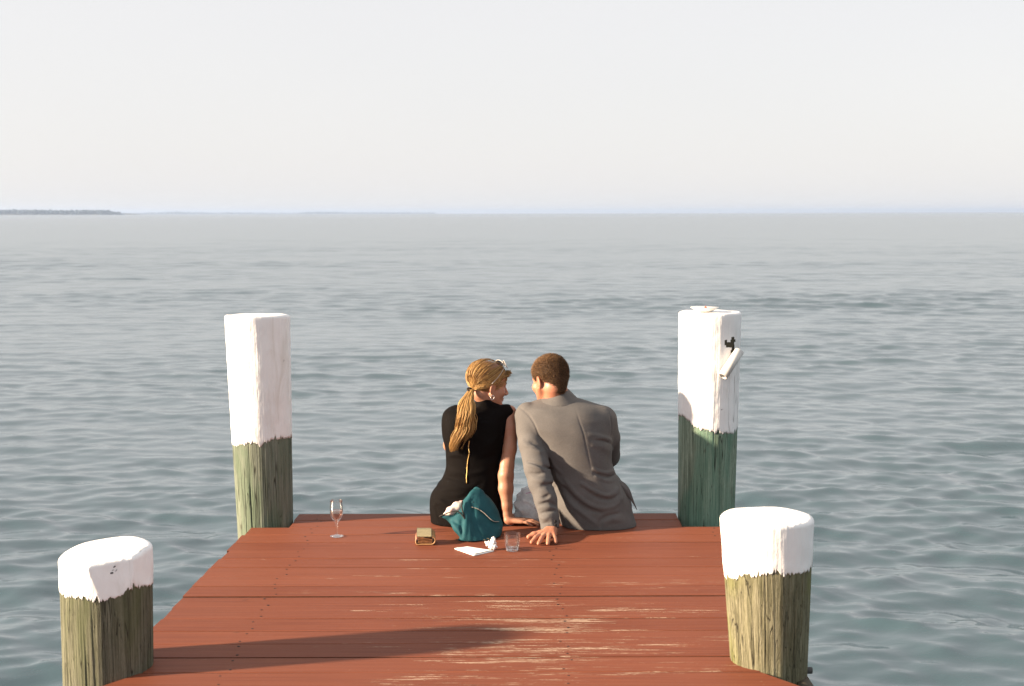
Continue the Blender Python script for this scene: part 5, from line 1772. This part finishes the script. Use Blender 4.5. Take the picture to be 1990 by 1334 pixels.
# ------------------------------------------------------------------ thin carrier bag between the two
cb = thing('carrier_bag', G(1021, 1021), 'crinkled white plastic carrier bag standing between the woman and the man', 'plastic bag')
B = Sculpt((P(992, 1000, 6.5).x, 6.42, 0.0), (P(1062, 1000, 6.5).x, 6.66, 0.25), 0.0025)
q_rows = [(1021, 1004, 1044, 6.535, 0.050), (1012, 1001, 1050, 6.535, 0.060), (1000, 1000, 1054, 6.535, 0.064), (985, 1001, 1055, 6.535, 0.062), (970, 1004, 1052, 6.535, 0.052), (958, 1009, 1044, 6.535, 0.036), (950, 1014, 1034, 6.535, 0.018)]
qz, qcx, qcy, qax, qby, _ = px_section(q_rows)
B.loft(qz, qcx, qcy, qax, qby, 2.2, 0.01)
rq = np.random.default_rng(9)
def fold(): 
    k1 = rq.normal(0, 1, 3); k1 *= rq.uniform(24, 80) / np.linalg.norm(k1)
    return k1, rq.uniform(0, 6.3)
fs = [fold() for _ in range(9)]
def crinkle(X, Y, Z):
    s = 0
    for k1, ph in fs:
        s = s + np.abs(np.sin(k1[0] * X + k1[1] * Y + k1[2] * Z + ph)) - 0.6
    return 0.0052 * s
B.wave((-9, -9, -9), (9, 9, 9), crinkle)
deck_clip(B, 0.0014)
V, Q = B.surface(0)
t = NT('thin_plastic')
pb = t.n('ShaderNodeBsdfPrincipled')
pb.inputs['Base Color'].default_value = (0.84, 0.86, 0.88, 1); pb.inputs['Roughness'].default_value = 0.22; pb.inputs['Specular IOR Level'].default_value = 0.5
tr = t.n('ShaderNodeBsdfTransparent'); tr.inputs[0].default_value = (0.93, 0.94, 0.95, 1)
tl_ = t.n('ShaderNodeBsdfTranslucent'); tl_.inputs[0].default_value = (0.86, 0.88, 0.90, 1)
m1 = t.n('ShaderNodeMixShader'); m1.inputs[0].default_value = 0.42
t.l(pb.outputs[0], m1.inputs[1]); t.l(tl_.outputs[0], m1.inputs[2])
m2 = t.n('ShaderNodeMixShader')
t.l(t.ramp(t.noise(t.pos(), 45.0, 3.0, 0.6), [(0.3, (0.04, 0.04, 0.04)), (0.7, (0.28, 0.28, 0.28))]), m2.inputs[0])
t.l(m1.outputs[0], m2.inputs[1]); t.l(tr.outputs[0], m2.inputs[2]); t.l(m2.outputs[0], t.out.inputs['Surface'])
link('bag_skin', mesh_np('bag_skin', V, quads=Q), t.m, cb)
tie = [sc_hit(B, x, y) + Vector((0, -0.002, 0)) for x, y in [(1022, 959), (1027, 958), (1032, 957), (1037, 962), (1042, 967)]]
V, Q = tube_np(spline(tie, 16), 0.0022, 6, flat=0.5)
link('drawstring', mesh_np('drawstring', V, quads=Q), simple_mat('magenta_tie', (0.42, 0.06, 0.28), 0.5, 0.3, 0.1, 50, 0), cb)
V, Q = lathe_np([(0.0001, 0.002), (0.030, 0.002), (0.034, 0.010), (0.034, 0.050), (0.030, 0.056), (0.0001, 0.056)], P(1024, 1014, 6.535) * 1 - Vector((0, 0, P(1024, 1014, 6.535).z)), 24)
link('takeaway_tub', mesh_np('takeaway_tub', V, quads=Q), simple_mat('dark_brown_tub', (0.035, 0.020, 0.012), 0.5, 0.3, 0.3, 40, 0), None, 'dark brown round tub showing through the bottom of the plastic bag', 'tub')

# ------------------------------------------------------------------ on the tall dark piling
pb_, prb, pt, prt = PIL['far_right']
pc = Vector((P(1367.5, 603, pt.y).x, pt.y - 0.035, pt.z + 0.004))
pl = thing('plate', pc, 'small white plate resting on top of the dark green piling', 'plate')
R_ = 27.5 * pt.y / FPX
V, Q = lathe_np([(0.0001, 0.0), (R_ * 0.52, 0.0), (R_ * 0.62, 0.004), (R_ * 0.97, 0.0175), (R_, 0.0190), (R_ * 0.985, 0.0205), (R_ * 0.60, 0.0075), (R_ * 0.50, 0.0045), (0.0001, 0.0045)], pc, 40)
link('dish', mesh_np('dish', V, quads=Q), simple_mat('white_china', (0.78, 0.77, 0.73), 0.25, 0.5, 0.02, 30, 0), pl)
rc = pc + Vector((0.002, -0.015, 0.0085))
B = Sculpt(rc - Vector((0.02, 0.02, 0.01)), rc + Vector((0.02, 0.02, 0.025)), 0.0012)
B.ell(rc + Vector((0, 0, 0.006)), (0.008, 0.007, 0.008), 0.002); B.ell(rc + Vector((0.006, 0.002, 0.002)), (0.008, 0.006, 0.005), 0.003); B.cap(rc + Vector((-0.001, 0, 0.011)), rc + Vector((0.0, 0, 0.017)), 0.0035, 0.0018, 0.003)
V, Q = B.surface()
link('food_scrap', mesh_np('food_scrap', V, quads=Q), simple_mat('red_food', (0.55, 0.06, 0.02), 0.4, 0.4, 0.25, 150, 0), None, 'small red bite of food left on the white plate', 'food')
# white pipe screwed to the piling as a rod holder
far_piling = [o for o in bpy.data.objects if o.get('category') == 'piling' and 'plate' in o.get('label', '')][0]
ys = pb_.y - prt
A0, A1 = P(1404.5, 732, ys - 0.050), P(1437.0, 682.5, ys + 0.012)
ax_ = (A1 - A0).normalized(); L_ = (A1 - A0).length
ro = 9.6 * ys / FPX
V, Q = lathe_np([(ro - 0.004, 0), (ro, 0.0005), (ro, L_ - 0.0005), (ro - 0.001, L_), (ro - 0.004, L_), (ro - 0.004, 0.001), (ro - 0.004, 0)], A0, 40, axis=ax_)
PVC = simple_mat('white_pipe', (0.56, 0.555, 0.54), 0.4, 0.45, 0.04, 25, 0.05)
pipe = link('rod_holder', mesh_np('rod_holder', V, quads=Q), PVC, far_piling)
B0 = P(1415.0, 676, ys + 0.045); B1 = P(1418.0, 712, ys + 0.040)
V, Q = tube_np([B0, B0 * 0.9 + B1 * 0.1, B0 * 0.3 + B1 * 0.7, B1], [0.013, 0.0165, 0.0165, 0.012], 14, flat=0.45, up=(0.3, 0.95, 0))
link('bracket', mesh_np('bracket', V, quads=Q), PAINT, pipe)
V, Q = lathe_np([(0.0001, 0.010), (0.006, 0.009), (0.008, 0.0), (0.008, -0.02)], P(1418.5, 731, ys + 0.045), 12, axis=(0.3, -0.95, 0))
link('screw', mesh_np('screw', V, quads=Q), PAINT, pipe)
# bolt through the near right piling
near_piling = [o for o in bpy.data.objects if o.get('category') == 'piling' and 'yellow' in o.get('label', '')][0]
nb = PIL['near_right'][0]
V, Q = lathe_np([(0.0001, 0.030), (0.010, 0.030), (0.012, 0.027), (0.0125, 0.006), (0.020, 0.005), (0.020, -0.004), (0.010, -0.006), (0.010, -0.03)], (nb.x + PIL['near_right'][1] - 0.014, nb.y - 0.005, -0.035), 6, axis=(1, -0.1, 0))
link('bolt', mesh_np('bolt', V, quads=Q, smooth=False), simple_mat('galvanised_dark', (0.05, 0.05, 0.05), 0.55, 0.4, 0.2, 50, 0), near_piling)

# knot marks on the hewn face of the near left piling
nl = [o for o in bpy.data.objects if o.get('category') == 'piling' and 'axe-hewn' in o.get('label', '')][0]
pc_ = [o for o in nl.children if o.name.startswith('paint_coat')][0]
co = np.array([v.co[:] for v in pc_.data.vertices])
d_ = co - np.array((0, 0, CAM_H)); e_ = d_ @ np.array(CAM_M.to_3x3().inverted()).T
ppx = np.stack([995 + FPX * e_[:, 0] / -e_[:, 2], 667 - FPX * e_[:, 1] / -e_[:, 2]], 1)
kv = []
for (x, y, rx, rz, an) in ((221.5, 1102.5, 0.0062, 0.0018, 0.6), (216.0, 1114.0, 0.0050, 0.0028, 0.3), (225.0, 1109.0, 0.0050, 0.0010, 0.9), (219, 1108.5, 0.0030, 0.0010, 0.5)):
    i = np.argmin(((ppx - (x, y)) ** 2).sum(1) + 1e6 * (co[:, 1] > nl.location.y))
    V, Q = lathe_np([(0.0001, 0.0016), (0.7, 0.0012), (1.0, -0.001)], (0, 0, 0), 9, axis=(0, -1, 0))
    V = V * np.array((rx, 1.0, rz)) * (1 + 0.25 * RNG.normal(size=(len(V), 1)) * np.array((1, 0, 1)))
    rot = np.array(Matrix.Rotation(-an, 3, 'Y'))
    kv.append((V @ rot.T + co[i] + np.array((0, -0.0005, 0)), Q))
V, Q = join_np(kv)
link('knot', mesh_np('knot', V, quads=Q), simple_mat('dark_knot', (0.03, 0.026, 0.022), 0.9, 0.1, 0.3, 200, 0), nl)
